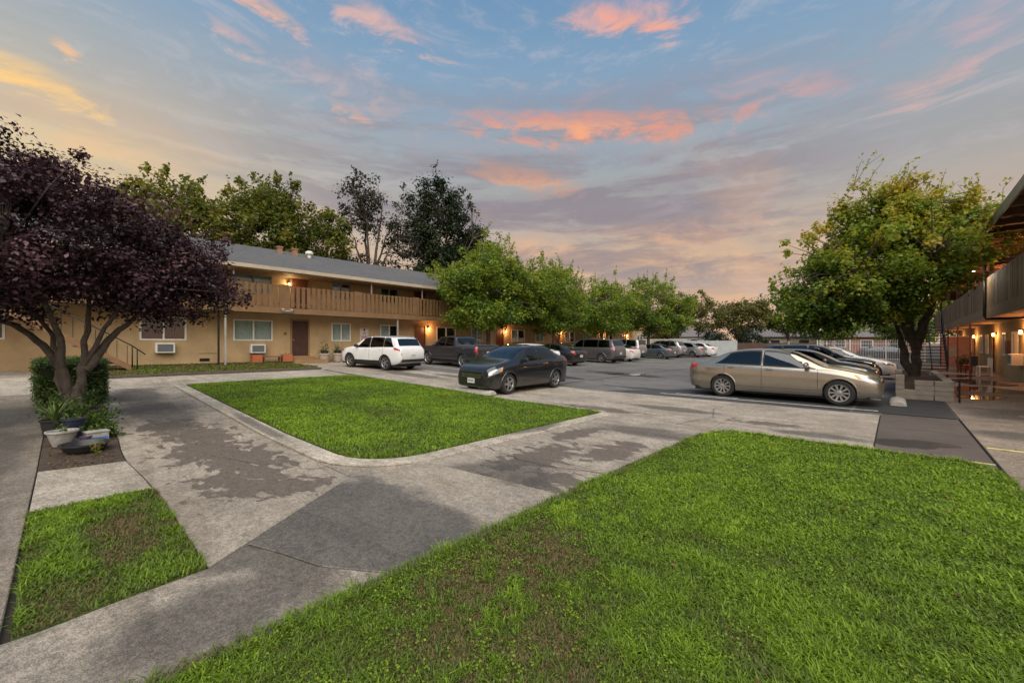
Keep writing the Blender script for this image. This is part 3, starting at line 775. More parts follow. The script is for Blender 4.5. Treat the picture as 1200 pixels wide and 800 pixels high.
# roof: shingle planes with thickness
m_shin, x, b = newmat('grey_shingles')
p = coords(x); s = x.sep(p)
br = x.n('ShaderNodeTexBrick'); x.put(br.inputs['Vector'], x.comb(s[1], x.m('MULTIPLY', s[2], 2.9), 0.0))
br.inputs['Scale'].default_value = 3.2; br.inputs['Mortar Size'].default_value = .012; br.inputs['Color1'].default_value = (.078,.080,.086,1); br.inputs['Color2'].default_value = (.115,.115,.12,1); br.inputs['Mortar'].default_value = (.04,.04,.042,1)
sn = x.noise(p, .5, 5, .6)
x.put(b.inputs['Base Color'], x.mix(x.m('MULTIPLY', x.ss(sn, .35, .7), .5), br.outputs[0], (.12,.115,.11))); b.inputs['Roughness'].default_value = .9
bump(x, b, br.outputs[1], -.01)
ZE, XR, ZR = 5.66, -29.6, 7.72
def roof_slab(xa, za, xb, zb, y0, y1, th=.10):
    v = [(xa,y0,za),(xb,y0,zb),(xb,y1,zb),(xa,y1,za),(xa,y0,za-th),(xb,y0,zb-th),(xb,y1,zb-th),(xa,y1,za-th)]
    return v, [(0,3,2,1),(4,5,6,7),(0,1,5,4),(1,2,6,5),(2,3,7,6),(3,0,4,7)]
mb = MB(); mb.add(*roof_slab(XE, ZE, XR, ZR, BY0-.6, BY1+.5)); mb.add(*roof_slab(XR, ZR, XR-5.8, ZE-.05, BY0-.6, BY1+.5))
rf = mb.build('roof', m_shin, bl)
MB().box(XE, XE+.045, BY0-.6, BY1+.5, ZE-.21, ZE-.015).build('fascia_board', M['fascia'], rf)
MB().box(XW, XE-.02, BY0, BY1, ZE-.26, ZE-.235).build('soffit', M['trim'], rf)
for (yy_, kind) in ((9.2,0),(10.1,0),(11.0,1),(26.4,1),(27.1,0)):
    zz = ZR-.35
    if kind == 0: MB().box(XR+.98, XR+1.22, yy_-.13, yy_+.13, zz-.25, zz+.30).box(XR+.95, XR+1.25, yy_-.17, yy_+.17, zz+.30, zz+.38).build('roof_flue', simple('flue_terracotta', (.30,.16,.10), .8), rf)
    else: MB().lathe([(.12,-.3),(.12,.14),(.24,.16),(.25,.28),(.16,.36),(0,.38)], 14, (XR+1.1, yy_, zz)).build('roof_vent', M['white'], rf, True, 40)
MB().tube([(XR+1.3, 23.0, ZR-.6),(XR+1.3, 23.0, ZR+1.1)], .13, 8).build('vent_pipe', simple('rust_pipe', (.16,.075,.045), .8), rf)
# balcony
MB().box(XW+.002, XB, BY0, BY1, 3.30, 3.52).build('balcony_floor', M['beam'], bl)
MB().box(XB, XB+.06, BY0, BY1, 3.24, 3.54).build('balcony_beam', M['beam'], bl)
MB().box(XB-.08, XB-.01, BY0, BY1, 4.66, 4.72).box(XB-.06, XB-.01, BY0, BY1, 3.72, 3.80).build('rail', M['board'], bl)
rb = MB().box(0, .028, -.088, .088, -.60, .56); bme = rb.build('rail_board', M['board'], bl); bme.location = (XB+.002, 1.5, 4.18)
yb_ = 1.5; i = 0; bd = random.Random(5)
me_b = bme.data; wide = MB().box(0, .05, -.26, .26, -.62, .60).build('rail_post', M['board'], bl); wide.location = (XB, 8.02, 4.18)
ys_w = [8.02 - 4.15, 8.02, 12.17, 16.32, 20.47, 24.62, 28.77]
for k, yw in enumerate(ys_w):
    if yw != 8.02: o = link('rail_post', wide.data, bl, (XB, yw, 4.18))
    if k < len(ys_w)-1:
        for q in range(13):
            o = link('rail_board', me_b, bl, (XB+.002+bd.uniform(0,.004), yw+.26+.14+q*(4.15-.52-.28)/12, 4.18+bd.uniform(-.01,.01)), (0, 0, bd.uniform(-.01,.01)))
bme.location = (XB+.002, ys_w[0]-.42, 4.18)
for q in range(1, 26): link('rail_board', me_b, bl, (XB+.002, ys_w[0]-.42-.282*q, 4.18))
mb = MB()
for q in range(66): mb.box(XB+.002, XB+.03, 29.2+q*.33-.09, 29.2+q*.33+.09, 3.58, 4.74)
st_ = mb.build('far_rail_boards', M['board'], bl); st_['kind'] = 'stuff'
for yp, zt in ((5.35,3.24),(14.95,3.24),(24.0,3.24),(33,3.24),(42,3.24)):
    MB().box(XB-.10, XB-.02, yp-.04, yp+.04, G(XB)-.1, 3.24).build('post', M['gutter'], bl)
MB().box(XB-.16, XB-.10, 5.05, 5.13, G(XB)-.1, 3.3).build('drain_pipe', M['steel'], bl)
for yp in (5.7, 13.1, 16.9, 21.6): MB().box(XB-.13, XB-.05, yp-.03, yp+.03, 4.7, 5.6).build('eave_post', M['gutter'], bl)
# crawl-space vents, air conditioners, small fittings
for yv in (1.25, 2.2+2.4, 8.2, 10.6, 16.2): 
    f = MB().box(XW-.02, XW+.006, yv-.02, yv+.40, .72, .88).build('crawl_vent', M['steel'], bl)
    mb = MB()
    for k in range(4): mb.box(XW+.006, XW+.014, yv, yv+.38, .735+k*.036, .747+k*.036)
    mb.build('grille_bar', M['blacktrim'], f)
def air_con(parent, X, Y, Z, face=1):
    o = bevel(MB().box(min(X, X+face*.34), max(X, X+face*.34), Y-.36, Y+.36, Z-.24, Z+.24).build('air_conditioner', M['white'], parent), .015)
    g = MB().box(X+face*.342-.004, X+face*.342+.004, Y-.29, Y+.29, Z-.18, Z+.17).build('grille', M['acgrey'], o)
    mb = MB()
    for k in range(9): mb.box(X+face*.348-.004, X+face*.348+.004, Y-.29, Y+.29, Z-.17+k*.04, Z-.155+k*.04)
    mb.build('grille_bars', simple('ac_bars', (.10,.105,.12), .6), o); return o
air_con(bl, XW, 3.22, 1.42); air_con(bl, XW, 7.1, 1.35)
mb = MB().box(XW+.002, XW+.02, 4.55, 5.35, 1.12, 1.15); mb.build('hose_bib_pipe', M['trim'], bl)
MB().cbox((XW+.03, 8.55, 2.2), .06, .12, .14).build('door_bell', M['beam'], bl)
MB().tube([(XB+.11,8.0,3.36),(XB+.11,8.25,3.36)], .03, 6).box(XB+.06,XB+.10,7.95,8.3,3.31,3.41).build('junction_box', M['plastic_w'], bl)
for s0 in (-.42, .42):   # double flood head under the balcony edge
    MB().lathe([(.03,0),(.05,.06),(.09,.16),(.0,.15)], 12, (XB+.13, 8.12+s0*.5, 3.33)).build('flood_head', M['plastic_w'], bl, True)
grp = 'orange lamps beside the ground-floor doors of the long building'
for d, lb in zip(DL[1:], ('beside the red door behind the pickup cab', 'beside the red door behind the first bushy tree past the pickup', 'beside the red door behind the grey minivan',
                          'beside the red door behind the boxy silver vehicle', 'beside the last red door near the lattice fence')):
    wall_lamp(XW+.01, d+1.13, 2.72, 1, 34, (1,.46,.17), 'small orange lamp glowing ' + lb, grp)
wall_lamp(XW+.01, 8.72, 5.02, 1, 18, (1,.72,.38), 'yellow lamp on the upper wall above the slatted balcony rail', None)

# notices on the wall
def sign_panel(Y, Z, w, h, label, kind):
    o = empty('notice_sign', (XW, Y, Z), 0, label, 'sign')
    MB().box(.004, .020, -w/2, w/2, -h/2, h/2).build('panel', simple('sign_pink_white', (.66,.58,.56), .5, var=.06), o)
    mk = MB()
    if kind == 0:
        mk.box(.0205, .0225, -.05, .05, .02, .18).box(.0205,.0225, -.12,.12,-.10,-.07).box(.0205,.0225,-.10,.10,-.16,-.135)
        mk.build('symbol', M['signtxt_k'], o)
        r = MB().box(.0205,.022,-w/2+.02,w/2-.02,h/2-.07,h/2-.03); r.build('red_bar', M['signtxt_r'], o)
    else:
        for k in range(3): mk.box(.0205, .0225, -w*.38, w*(.38-.08*k), h*.28-k*h*.27-.015, h*.28-k*h*.27+.03)
        mk.build('lettering', M['signtxt_r'], o)
sign_panel(13.35, 2.42, .60, .50, 'white notice with dark symbol on the tan wall between two windows', 0)
sign_panel(13.35, 1.96, .60, .34, 'smaller white notice with red lines of print below the symbol notice', 1)

# outside stair at the near end of the long building
st = empty('outdoor_stair', (XB+.9, 1.7, .55), 0, 'brown wooden outdoor stair with black handrail climbing beside the tan building', 'stair')
n = 13
for i in range(n):
    y = -i*.30; z = .12 + i*.205
    MB().box(-.50, .50, y-.30, y+.02, z, z+.05).build('tread', simple('stair_tread', (.12,.075,.05), .8, var=.3), st)
for xo in (-.54, .50):
    v = [(xo,.12,-.05),(xo+.04,.12,-.05),(xo+.04,.12,.20),(xo,.12,.20)]; e = (n-1)*.30; zz = (n-1)*.205
    v += [(a, b-e-.2, c+zz+.1) for a, b, c in v]
    mesh('stringer', v, [(0,1,2,3),(7,6,5,4),(0,4,5,1),(1,5,6,2),(2,6,7,3),(3,7,4,0)], simple('stringer_wood', (.22,.12,.06), .8, var=.2), st)
hr = MB(); e = (n-1)*.30; zz = (n-1)*.205
hr.tube([(.52,.55,.62),(.52,.15,.98),(.52,-e,zz+1.05)], .022, 8); hr.tube([(.52,.15,.10),(.52,.15,.98)], .022, 8); hr.tube([(.52,.30,-.05),(.52,.30,.85)], .02, 8)
hr.build('handrail', M['steel'], st, True)
for i in range(n): MB().tube([(.52,-i*.30,.15+i*.205),(.52,-i*.30,1.0+i*.205)], .010, 6).build('baluster', M['steel'], st)
MB().box(XB-.0-st.location.x, 1.0, -e-2.2, -e-.2, 2.55, 2.75).build('landing', M['beam'], st)

# ---- building along the right (faces -X)
RXW, RXB, RXE = 3.85, 2.5, 2.18
br_ = empty('apartment_building', (0,0,0), 0, 'two-storey olive building with board-panel balcony, lit by orange lamps beside the puddled walkway', 'building')
RY0, RY1 = 13.0, 50.0
RW = [(27.6,28.9), (30.2,31.0), (35.2,36.2), (37.4,38.4), (42,43.2), (45,46.2), (20.5,22), (17,18.2)]
RD = [(26.2-.95,26.1), (33.0,33.9), (40.3,41.2), (47.3,48.2), (23.6,24.5)]
m_ol = simple('stucco_olive', (.30,.235,.105), .85, var=.2, sc=1.0, bmp=.005, scale2=40)
wall_x('lower_wall', RXW, .22, RY0, RY1, -.1, 2.62, [(a,b,1.05,2.15) for a,b in RW]+[(a,b,.12,2.15) for a,b in RD], m_ol, br_, -1)
wall_x('upper_wall', RXW, .22, RY0, RY1, 2.62, 5.6, [(a,b,3.9,4.9) for a,b in RW]+[(a,b,2.92,4.95) for a,b in RD], m_ol, br_, -1)
for i, (a, b) in enumerate(RW):
    window(br_, RXW, a, b, 1.05, 2.15, -1, 'blind' if i % 2 else 'half'); window(br_, RXW, a, b, 3.9, 4.9, -1, 'half')
for a, b in RD:
    door(br_, RXW, a, b, .12, 2.15, -1, M['dkred']); door(br_, RXW, a, b, 2.92, 4.95, -1, M['dkred'])
MB().box(RXW+.5, RXW+7, RY0+.1, RY1-.1, 0, 5.5).build('room_core', M['interior'], br_)
MB().box(RXW+.002, RXW+7.2, RY0-.02, RY0, -.1, 5.6).build('side_wall', m_ol, br_); MB().box(RXW+.002, RXW+7.2, RY1, RY1+.02, -.1, 5.6).build('side_wall', m_ol, br_)
mb = MB(); mb.add(*roof_slab(RXE, 5.42, 8.4, 7.4, RY0-.5, RY1+.5)); mb.add(*roof_slab(8.4, 7.4, 14, 5.4, RY0-.5, RY1+.5))
r2 = mb.build('roof', m_shin, br_)
MB().box(RXE-.045, RXE, RY0-.5, RY1+.5, 5.18, 5.44).build('gutter', M['gutter'], r2)
m_sof = simple('soffit_red', (.16,.07,.035), .8, var=.25, sc=2)
rt2 = MB().box(RXE+.005, RXW, 0, .10, 5.16, 5.34).build('rafter', m_sof, r2); rt2.location = (0, RY0, 0)
for i in range(1, 31): link('rafter', rt2.data, r2, (0, RY0+i*1.2, 0))
MB().box(RXB, RXW-.002, RY0, RY1, 2.66, 2.86).build('balcony_floor', m_sof, br_)
m_rb = simple('panel_olive', (.19,.128,.068), .8, var=.25, sc=2.5, bmp=.003)
MB().box(RXB-.06, RXB, RY0, RY1, 2.54, 2.90).build('balcony_beam', m_rb, br_)
MB().box(RXB-.03, RXB+.05, RY0, RY1, 3.94, 4.02).build('rail', m_rb, br_)
rb2 = MB().box(0, .045, -.088, .088, -.53, .56).build('rail_board', m_rb, br_); rb2.location = (RXB-.05, 14.0, 3.42)
rbv = [rb2.data]
for k, cc in enumerate(((.12,.080,.043),(.22,.148,.078),(.15,.105,.056))):
    m2 = rb2.data.copy(); m2.materials.clear(); m2.materials.append(simple('panel_board_%d' % k, cc, .8, var=.25, sc=2.5, bmp=.003)); rbv.append(m2)
for q in range(1, 190): link('rail_board', rbv[bd.choice((0,1,2,3,1,3))], br_, (RXB-.05-bd.uniform(0,.012), 14.0+q*.185, 3.42), (0, 0, bd.uniform(-.02,.02)))
for yp in (16.4, 22.7, 28.2, 33.4, 39, 45):
    if yp > 25: MB().box(RXB-.01, RXB+.05, yp-.035, yp+.035, 0, 2.54).build('post', M['redsteel'], br_)
    MB().box(RXB-.01, RXB+.09, yp-.05, yp+.05, 4.02, 5.2).build('eave_post', M['steel'], br_)
MB().tube([(RXB-.10,22.9,5.2),(RXB-.10,22.9,2.62),(RXB-.06,22.9,2.52),(RXW-.05,22.9,2.52)], .045, 8).build('drain_pipe', M['steel'], br_, True)
air_con(br_, RXW, 26.9, .95, -1)
MB().box(RXW-.10, RXW-.002, 29.3, 29.75, 1.15, 1.75).build('mail_box', M['redsteel'], br_)
grp2 = 'orange lamps along the ground-floor wall of the olive building'
for yl, lb in ((26.35,'over the wall air conditioner'), (32.7,'above the white slatted bench'), (40.0,'beyond the black patio chair'), (47.0,'at the far end of the walkway'), (23.3,'by the door under the drain pipe')):
    wall_lamp(RXW-.01, yl, 2.08, -1, 52, (1,.42,.14), 'orange lamp on the olive wall ' + lb, grp2)
for yl, lb in ((21.5,'near the flood lamp'), (29.5,'above the red mail box'), (37,'above the black steel stair')):  # unseen lamps behind the rail, there to throw orange glow on the soffit
    wall_lamp(RXW-.01, yl, 4.75, -1, 55, (1,.45,.16), 'unseen orange lamp added for soffit glow behind the board-panel balcony ' + lb, 'unseen lamps added for soffit glow on the olive building')
fl = empty('flood_lamp', (RXB-.05, 22.4, 4.28), 0, 'white flood lamp on a dark arm at the balcony corner by the leafy tree', 'lamp')
MB().tube([(.05,.3,-.15),(-.15,.1,.02),(-.38,0,.05)], .025, 6).build('arm', M['steel'], fl, True)
MB().lathe([(.02,.06),(.09,.02),(.13,-.06),(.115,-.06),(.0,-.05)], 12, (-.42,0,.03)).build('hood', M['steel'], fl, True)
MB().lathe([(.0,-.05),(.11,-.052),(.085,-.12),(0,-.14)], 12, (-.42,0,.03)).build('bulb', LAMPW, fl, True)
l = bpy.data.lights.new('lamp_light','POINT'); l.energy = 60; l.color = (1,.82,.6); l.shadow_soft_size = .08
lo_ = bpy.data.objects.new('lamp_light', l); COL.objects.link(lo_); lo_.parent = fl; lo_.location = (-.42,0,-.12)
# black open-tread stair at the far end of the walkway
st2 = empty('metal_stair', (1.55, 34.5, 0), 0, 'black steel stair with open treads standing behind the leafy tree', 'stair')
for i in range(15): MB().box(-.62, .62, i*.27, i*.27+.26, .12+i*.18, .165+i*.18).build('tread', M['steel'], st2)
for xo in (-.66, .0, .62):
    v = [(xo,-.1,0),(xo+.05,-.1,0),(xo+.05,-.1,.28),(xo,-.1,.28)]; v += [(a, b+4.1, c+2.7) for a, b, c in v]
    mesh('stringer', v, [(0,3,2,1),(7,4,5,6),(0,1,5,4),(1,2,6,5),(2,3,7,6),(3,0,4,7)], M['steel'], st2)
for xo in (-.64, .64):
    MB().tube([(xo,0,.1),(xo,0,1.1),(xo,4.0,3.75),(xo,4.0,2.8)], .022, 6).build('handrail', M['steel'], st2, True)
    for k in range(8): MB().tube([(xo,k*.5,.2+k*.335),(xo,k*.5,1.1+k*.335)], .012, 5).build('baluster', M['steel'], st2)
pw = empty('garden_wall', (2.1, 43.0, 0), 0, 'pink painted wall with notices beyond the black steel stair', 'wall')
MB().box(.35, 1.7, 0, .2, 0, 2.1).build('panel', simple('pink_wall', (.42,.24,.19), .85, var=.15), pw)
MB().box(.33, 1.72, -.02, .22, 2.1, 2.18).build('coping', M['white'], pw)
MB().box(.7, 1.2, -.02, -.001, .7, 1.4).build('notice', M['plastic_w'], pw)

# ---- boundary at the far end of the lot
YF = 52.3
bw = empty('block_wall', (0,0,0), 0, 'low pale grey painted block wall closing the far end of the parking lot', 'wall')
for i in range(6):
    a = -26.2 + i*2.15
    MB().box(a, a+2.14, YF, YF+.2, 0, 2.0).build('wall_panel', M['whitewall'], bw)
    MB().box(a-.10, a+.10, YF-.04, YF+.24, 0, 2.04).build('pier', M['whitewall'], bw)
mb = empty('trellis_fence', (0,0,0), 0, 'white lattice fence between the long building and the block wall', 'fence')
for k in range(22): MB().box(-25.2+k*.3, -25.12+k*.3, YF-.5, YF-.46, .5, 2.2).build('slat', M['whitefence'], mb)
MB().box(-25.3, -18.7, YF-.53, YF-.50, 2.1, 2.22).box(-25.3, -18.7, YF-.53, YF-.50, .5, .6).build('rail', M['whitefence'], mb)
bf = empty('board_fence', (0,0,0), 0, 'weathered brown board fence between the block wall and the white iron fence', 'fence')
for k in range(38):
    a = -13.25 + k*.2
    MB().box(a, a+.19, YF+.05, YF+.08, .05, 1.72+random.Random(k).uniform(-.03,.03)).build('board', M['brownfence'], bf)
MB().box(-13.25, -5.7, YF+.09, YF+.15, 1.35, 1.45).build('rail', M['brownfence'], bf)
MB().box(-8.4, -8.25, YF+.0, YF+.15, 0, 1.9).build('post', M['plastic_w'], bf)
wf = empty('picket_fence', (0,0,0), 0, 'white iron picket fence behind the parked cars and the leafy tree', 'fence')
pk = MB().box(-.012, .012, -.012, .012, 0, 1.85).add([(-.02,-.02,1.85),(.02,-.02,1.85),(.02,.02,1.85),(-.02,.02,1.85),(0,0,1.93)], [(0,1,4),(1,2,4),(2,3,4),(3,0,4)]).build('picket', M['whitefence'], wf)
pk.location = (-5.6, YF-2, .05)
for k in range(1, 66): link('picket', pk.data, wf, (-5.6+k*.115, YF-2, .05))
for k in range(4): MB().box(-5.66+k*2.5, -5.58+k*2.5, YF-2.04, YF-1.96, 0, 2.0).build('post', M['whitefence'], wf)
MB().box(-5.6, 1.95, YF-2.015, YF-1.985, 1.62, 1.66).box(-5.6, 1.95, YF-2.015, YF-1.985, .22, .26).build('rail', M['whitefence'], wf)

# ---- houses beyond the boundary
def house(x, y, w, d, h, rh, label, wallm, roofm, nwin=3):
    o = empty('house', (x, y, 0), 0, label, 'house')
    MB().box(-w/2, w/2, 0, d, -.1, h).build('wall', wallm, o)
    v = [(-w/2-.4,-.4,h),(w/2+.4,-.4,h),(w/2+.4,d+.4,h),(-w/2-.4,d+.4,h),(-w/2+1.5,d/2,h+rh),(w/2-1.5,d/2,h+rh)]
    r = mesh('roof', v, [(0,1,5,4),(1,2,5),(2,3,4,5),(3,0,4),(0,3,2,1)], roofm, o)
    MB().box(w*.2, w*.2+.6, d/2-.3, d/2+.3, h+rh*.4, h+rh+.6).build('chimney', simple('chimney_brick', (.25,.10,.07), .9, var=.2), r)
    for k in range(nwin):
        xx = -w/2 + w*(k+.5)/nwin
        f = MB().box(xx-.7, xx+.7, -.04, .0, h-1.5, h-.4).build('window', M['white'], o)
        MB().box(xx-.6, xx+.6, -.045, -.041, h-1.42, h-.48).build('pane', simple('far_pane', (.05,.06,.07), .1), f)
m_rgrey = simple('roof_far_grey', (.15,.135,.14), .9, var=.15)
house(-13.5, 74, 11, 8, 2.7, 1.9, 'low cream house with grey hip roof beyond the board fence', simple('cream_wall', (.55,.50,.42), .8), m_rgrey)
house(-33, 82, 14, 8, 3.0, 2.0, 'low grey-roofed house glimpsed behind the block wall', simple('grey_wall', (.42,.42,.40), .8), m_rgrey)
house(-3, 78, 9, 8, 2.6, 1.8, 'red brick house beyond the white iron fence', simple('brick_wall', (.33,.13,.09), .9, var=.2), m_rgrey)

# ---- planter and loose things
pl = empty('block_planter', (0,0,0), 0, 'raised grey concrete-block planter holding the leafy tree', 'planter')
brk = random.Random(8)
blkm = bevel(MB().box(-.195, .195, -.095, .095, -.067, .067).build('block', M['block'], pl), .007)
blkm.location = (1.005, 16.72, .07)
def block(x, y, z, rz=0): link('block', blkm.data, pl, (x+brk.uniform(-.005,.005), y+brk.uniform(-.006,.006), z), (0, 0, rz+brk.uniform(-.012,.012)))
for c in range(4):
    zc = .07+c*.138; sh = 0 if c % 2 == 0 else -.2
    if c: block(1.005, 16.72, zc)
    block(.605, 16.72, zc) if c < 4 else None
    if c < 2: block(.31, 16.715, zc)
    if c < 5: block(.10, 16.80, zc, R(90))
    for k in range(16):
        block(.10, 17.20+k*.40, zc, R(90)); block(1.105, 17.02+k*.40, zc, R(90))
    block(.4, 23.35, zc); block(.8, 23.35, zc)
block(.10, 16.80, .07+4*.138, R(90))
v = []; f = []
for j in range(14):
    for i in range(6):
        xx = .20+i*.164; y_ = 16.8+j*.50
        v.append((xx, y_, .40+.10*math.exp(-((xx-.6)**2+(y_-19.8)**2)/1.2)+brk.uniform(-.03,.03)-(.18 if j == 0 and i < 2 else 0)))
        if i and j: a = j*6+i; f.append((a-7, a-6, a, a-1))
mesh('soil', v, f, M['soil'], pl, True)
po = empty('short_post', (1.28, 16.5, 0), 0, 'short thin black post at the corner of the block planter', 'post')
MB().tube([(0,0,0),(0,0,.62)], .02, 8).build('shaft', M['steel'], po); MB().box(-.14,.14,-.02,.02,.60,.64).build('cross_bar', M['steel'], po)
def wheel_stop(x, y, rz, label, Lh=.9, grp=None):
    n = 12; v = []; f = []
    for i, yo in enumerate((-Lh, -Lh+.06, Lh-.06, Lh)):
        k = .82 if i in (0, 3) else 1
        for q in range(n): a = math.pi*q/(n-1); v.append((.17*k*math.cos(a), yo, .02+.13*k*max(0, math.sin(a))**.8))
        if i:
            for q in range(n-1): f.append(((i-1)*n+q, (i-1)*n+q+1, i*n+q+1, i*n+q))
    f.append(tuple(range(n))); f.append(tuple(3*n+q for q in range(n))[::-1])
    o = mesh('wheel_stop', v, f, simple('stop_concrete', (.36,.335,.30), .85, var=.2, sc=9, bmp=.004), None, True, 40)
    o.location = (x, y, G(x)-.01); o.rotation_euler = (0,0,rz); tag(o, label, 'wheel stop', grp); return o
wheel_stop(.05, 15.15, 0, 'rounded concrete wheel stop before the beige sedan by the planter', .62)
wheel_stop(-9.75, 8.78, R(90), 'rounded concrete wheel stop at the lawn edge under the nose of the black sedan', .85)

# ------------------------------------------------------------------ trees and plants
def leaf_mesh(name, P, Nrm, L, Wd, tone, mat, parent):
    """one folded diamond per leaf; P centres, Nrm face normals, L lengths"""
    n = len(P); rs = np.random.RandomState(n % 9973)
    t = np.cross(Nrm, rs.normal(size=(n, 3))); t /= np.linalg.norm(t, axis=1)[:, None]+1e-9
    s = np.cross(Nrm, t)
    L = L[:, None]; Wd = Wd[:, None]
    V = np.zeros((n, 4, 3))
    V[:,0] = P - t*L*.5; V[:,2] = P + t*L*.5 - Nrm*L*.12
    V[:,1] = P - t*L*.05 + s*Wd*.5 + Nrm*Wd*.12; V[:,3] = P - t*L*.05 - s*Wd*.5 + Nrm*Wd*.12
    me = bpy.data.meshes.new(name)
    me.vertices.add(n*4); me.vertices.foreach_set('co', V.ravel())
    me.loops.add(n*4); me.loops.foreach_set('vertex_index', np.arange(n*4, dtype=np.int32))
    me.polygons.add(n); me.polygons.foreach_set('loop_start', np.arange(n, dtype=np.int32)*4)
    me.update(calc_edges=True)
    at = me.attributes.new('tone', 'FLOAT', 'POINT'); at.data.foreach_set('value', np.repeat(np.clip(tone, 0, 1), 4).astype(np.float32))
    me.materials.append(mat); return link(name, me, parent)
def leaf_cloud(C, Rr, per, leaf, asp, rs, tone_c, flat=.75, up=.7, jit=.12, shell=2.0):
    """leaves scattered round clump centres C with radii Rr"""
    n = len(C)*per; ci = np.repeat(np.arange(len(C)), per)
    d = rs.normal(size=(n, 3)); d /= np.linalg.norm(d, axis=1)[:, None]
    r = rs.rand(n)**(1/shell)*(.75+.5*rs.rand(n))
    P = C[ci] + d*(Rr[ci]*r)[:, None]*np.array([1, 1, flat])
    N = d*.7 + rs.normal(size=(n, 3))*.55 + np.array([0, 0, up]); N /= np.linalg.norm(N, axis=1)[:, None]
    L = leaf*(.6+.8*rs.rand(n)); W_ = L*asp*(.8+.4*rs.rand(n))
    tone = tone_c[ci] + rs.normal(0, jit, n)
    return P, N, L, W_, tone
def tree(name, label, x, y, z, crown, n_cl, cl_r, per, leaf, mat, seed, trunk_r=.16, fork=1.6, stems=5, asp=.6, group=None, bark=None,
         tone=(.5,.18), top_tone=0.0, twigs=0, rag=0, limbs=None, lean=(0,0), cat='tree', shell=2.0, hollow=.45, droop=0):
    """crown: list of (dx,dy,dz,rx,ry,rz,weight) ellipsoids relative to the base"""
    rs = np.random.RandomState(seed); o = empty(name, (x, y, z), 0, label, cat, group)
    bark = bark or M['bark']
    wts = np.array([c[6] for c in crown]); wts = wts/wts.sum()
    C = []
    for c, w in zip(crown, wts):
        k = max(1, int(round(n_cl*w))); d = rs.normal(size=(k, 3)); d /= np.linalg.norm(d, axis=1)[:, None]
        r = hollow + (1-hollow)*rs.rand(k)**.7
        C.append(np.array(c[:3]) + d*r[:, None]*np.array(c[3:6])*.86)
    C = np.concatenate(C)
    zmin, zmax = C[:,2].min(), C[:,2].max()
    Rr = cl_r*(.6+.8*rs.rand(len(C)))
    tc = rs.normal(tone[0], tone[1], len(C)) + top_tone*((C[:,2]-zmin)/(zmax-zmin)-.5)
    P, N, L, W_, T = leaf_cloud(C, Rr, per, leaf, asp, rs, tc, shell=shell)
    if rag:     # small sprays poking out of the outline
        k = rng = rag; e = rs.randint(0, len(crown), k); d = rs.normal(size=(k, 3)); d[:,2] = np.abs(d[:,2])*.8-.15; d /= np.linalg.norm(d, axis=1)[:, None]
        cr = np.array([c[:6] for c in crown]); C2 = cr[e,:3] + d*cr[e,3:6]*(1.0+.22*rs.rand(k))[:, None]
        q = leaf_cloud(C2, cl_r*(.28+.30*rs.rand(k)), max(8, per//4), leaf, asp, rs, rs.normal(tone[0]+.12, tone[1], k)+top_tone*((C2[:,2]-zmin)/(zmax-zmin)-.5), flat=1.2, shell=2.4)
        P, N, L, W_, T = [np.concatenate([a_, b_]) for a_, b_ in zip((P, N, L, W_, T), q)]; C = np.concatenate([C, C2])
    # stems, then boughs to the clumps
    mb = MB(); nodes = []
    cx, cy = np.mean(C[:,0]), np.mean(C[:,1]); top = zmax
    if limbs is None:
        limbs = []
        mb.tube([(0,0,-.15),(trunk_r*.1,0,.1),(lean[0]*.3,lean[1]*.3,fork*.5),(lean[0],lean[1],fork)], [trunk_r*1.45,trunk_r*1.1,trunk_r*.95,trunk_r*.85], 10)
        for k in range(stems):
            a = 2*math.pi*(k+rs.rand()*.6)/stems; sp = .25+.30*rs.rand()
            ex, ey = cx+math.cos(a)*crown[0][3]*sp*1.3, cy+math.sin(a)*crown[0][4]*sp*1.3; ez = fork+(top-fork)*(.45+.35*rs.rand())
            limbs.append([(lean[0],lean[1],fork-.1), ((lean[0]*.6+ex*.4), (lean[1]*.6+ey*.4), fork*.6+ez*.4+.1), (ex, ey, ez)])
    for lm in limbs:
        k = len(lm); r0 = trunk_r*.62 if len(limbs) > 1 else trunk_r
        pts = [Vector(p) for p in lm]; fine = []
        for i in range(k-1):
            for q in range(4):
                t = q/4; pnt = pts[i].lerp(pts[i+1], t); fine.append(pnt + Vector(rs.normal(0, trunk_r*.14, 3))*(1 if (i or q) else 0))
        fine.append(pts[-1])
        rads = [max(.012, r0*(1-.78*j/(len(fine)-1))) for j in range(len(fine))]
        mb.tube(fine, rads, 8); nodes += [(p, r) for p, r in zip(fine, rads)][2:]
    NP = np.array([p[0] for p in nodes]) if nodes else np.zeros((1, 3)); NRr = [p[1] for p in nodes]
    for i, c in enumerate(C):
        dd = np.linalg.norm(NP-c, axis=1) + np.maximum(0, NP[:,2]-c[2])*.8; j = int(np.argmin(dd))
        a = Vector(NP[j]); b = Vector(c); mid = a.lerp(b, .5) + Vector((0,0,.12*(b-a).length)) + Vector(rs.normal(0, .05, 3))
        r = min(NRr[j]*.7, .012+.012*(b-a).length); mb.tube([a, mid, b], [r, r*.7, r*.3], 5, False)
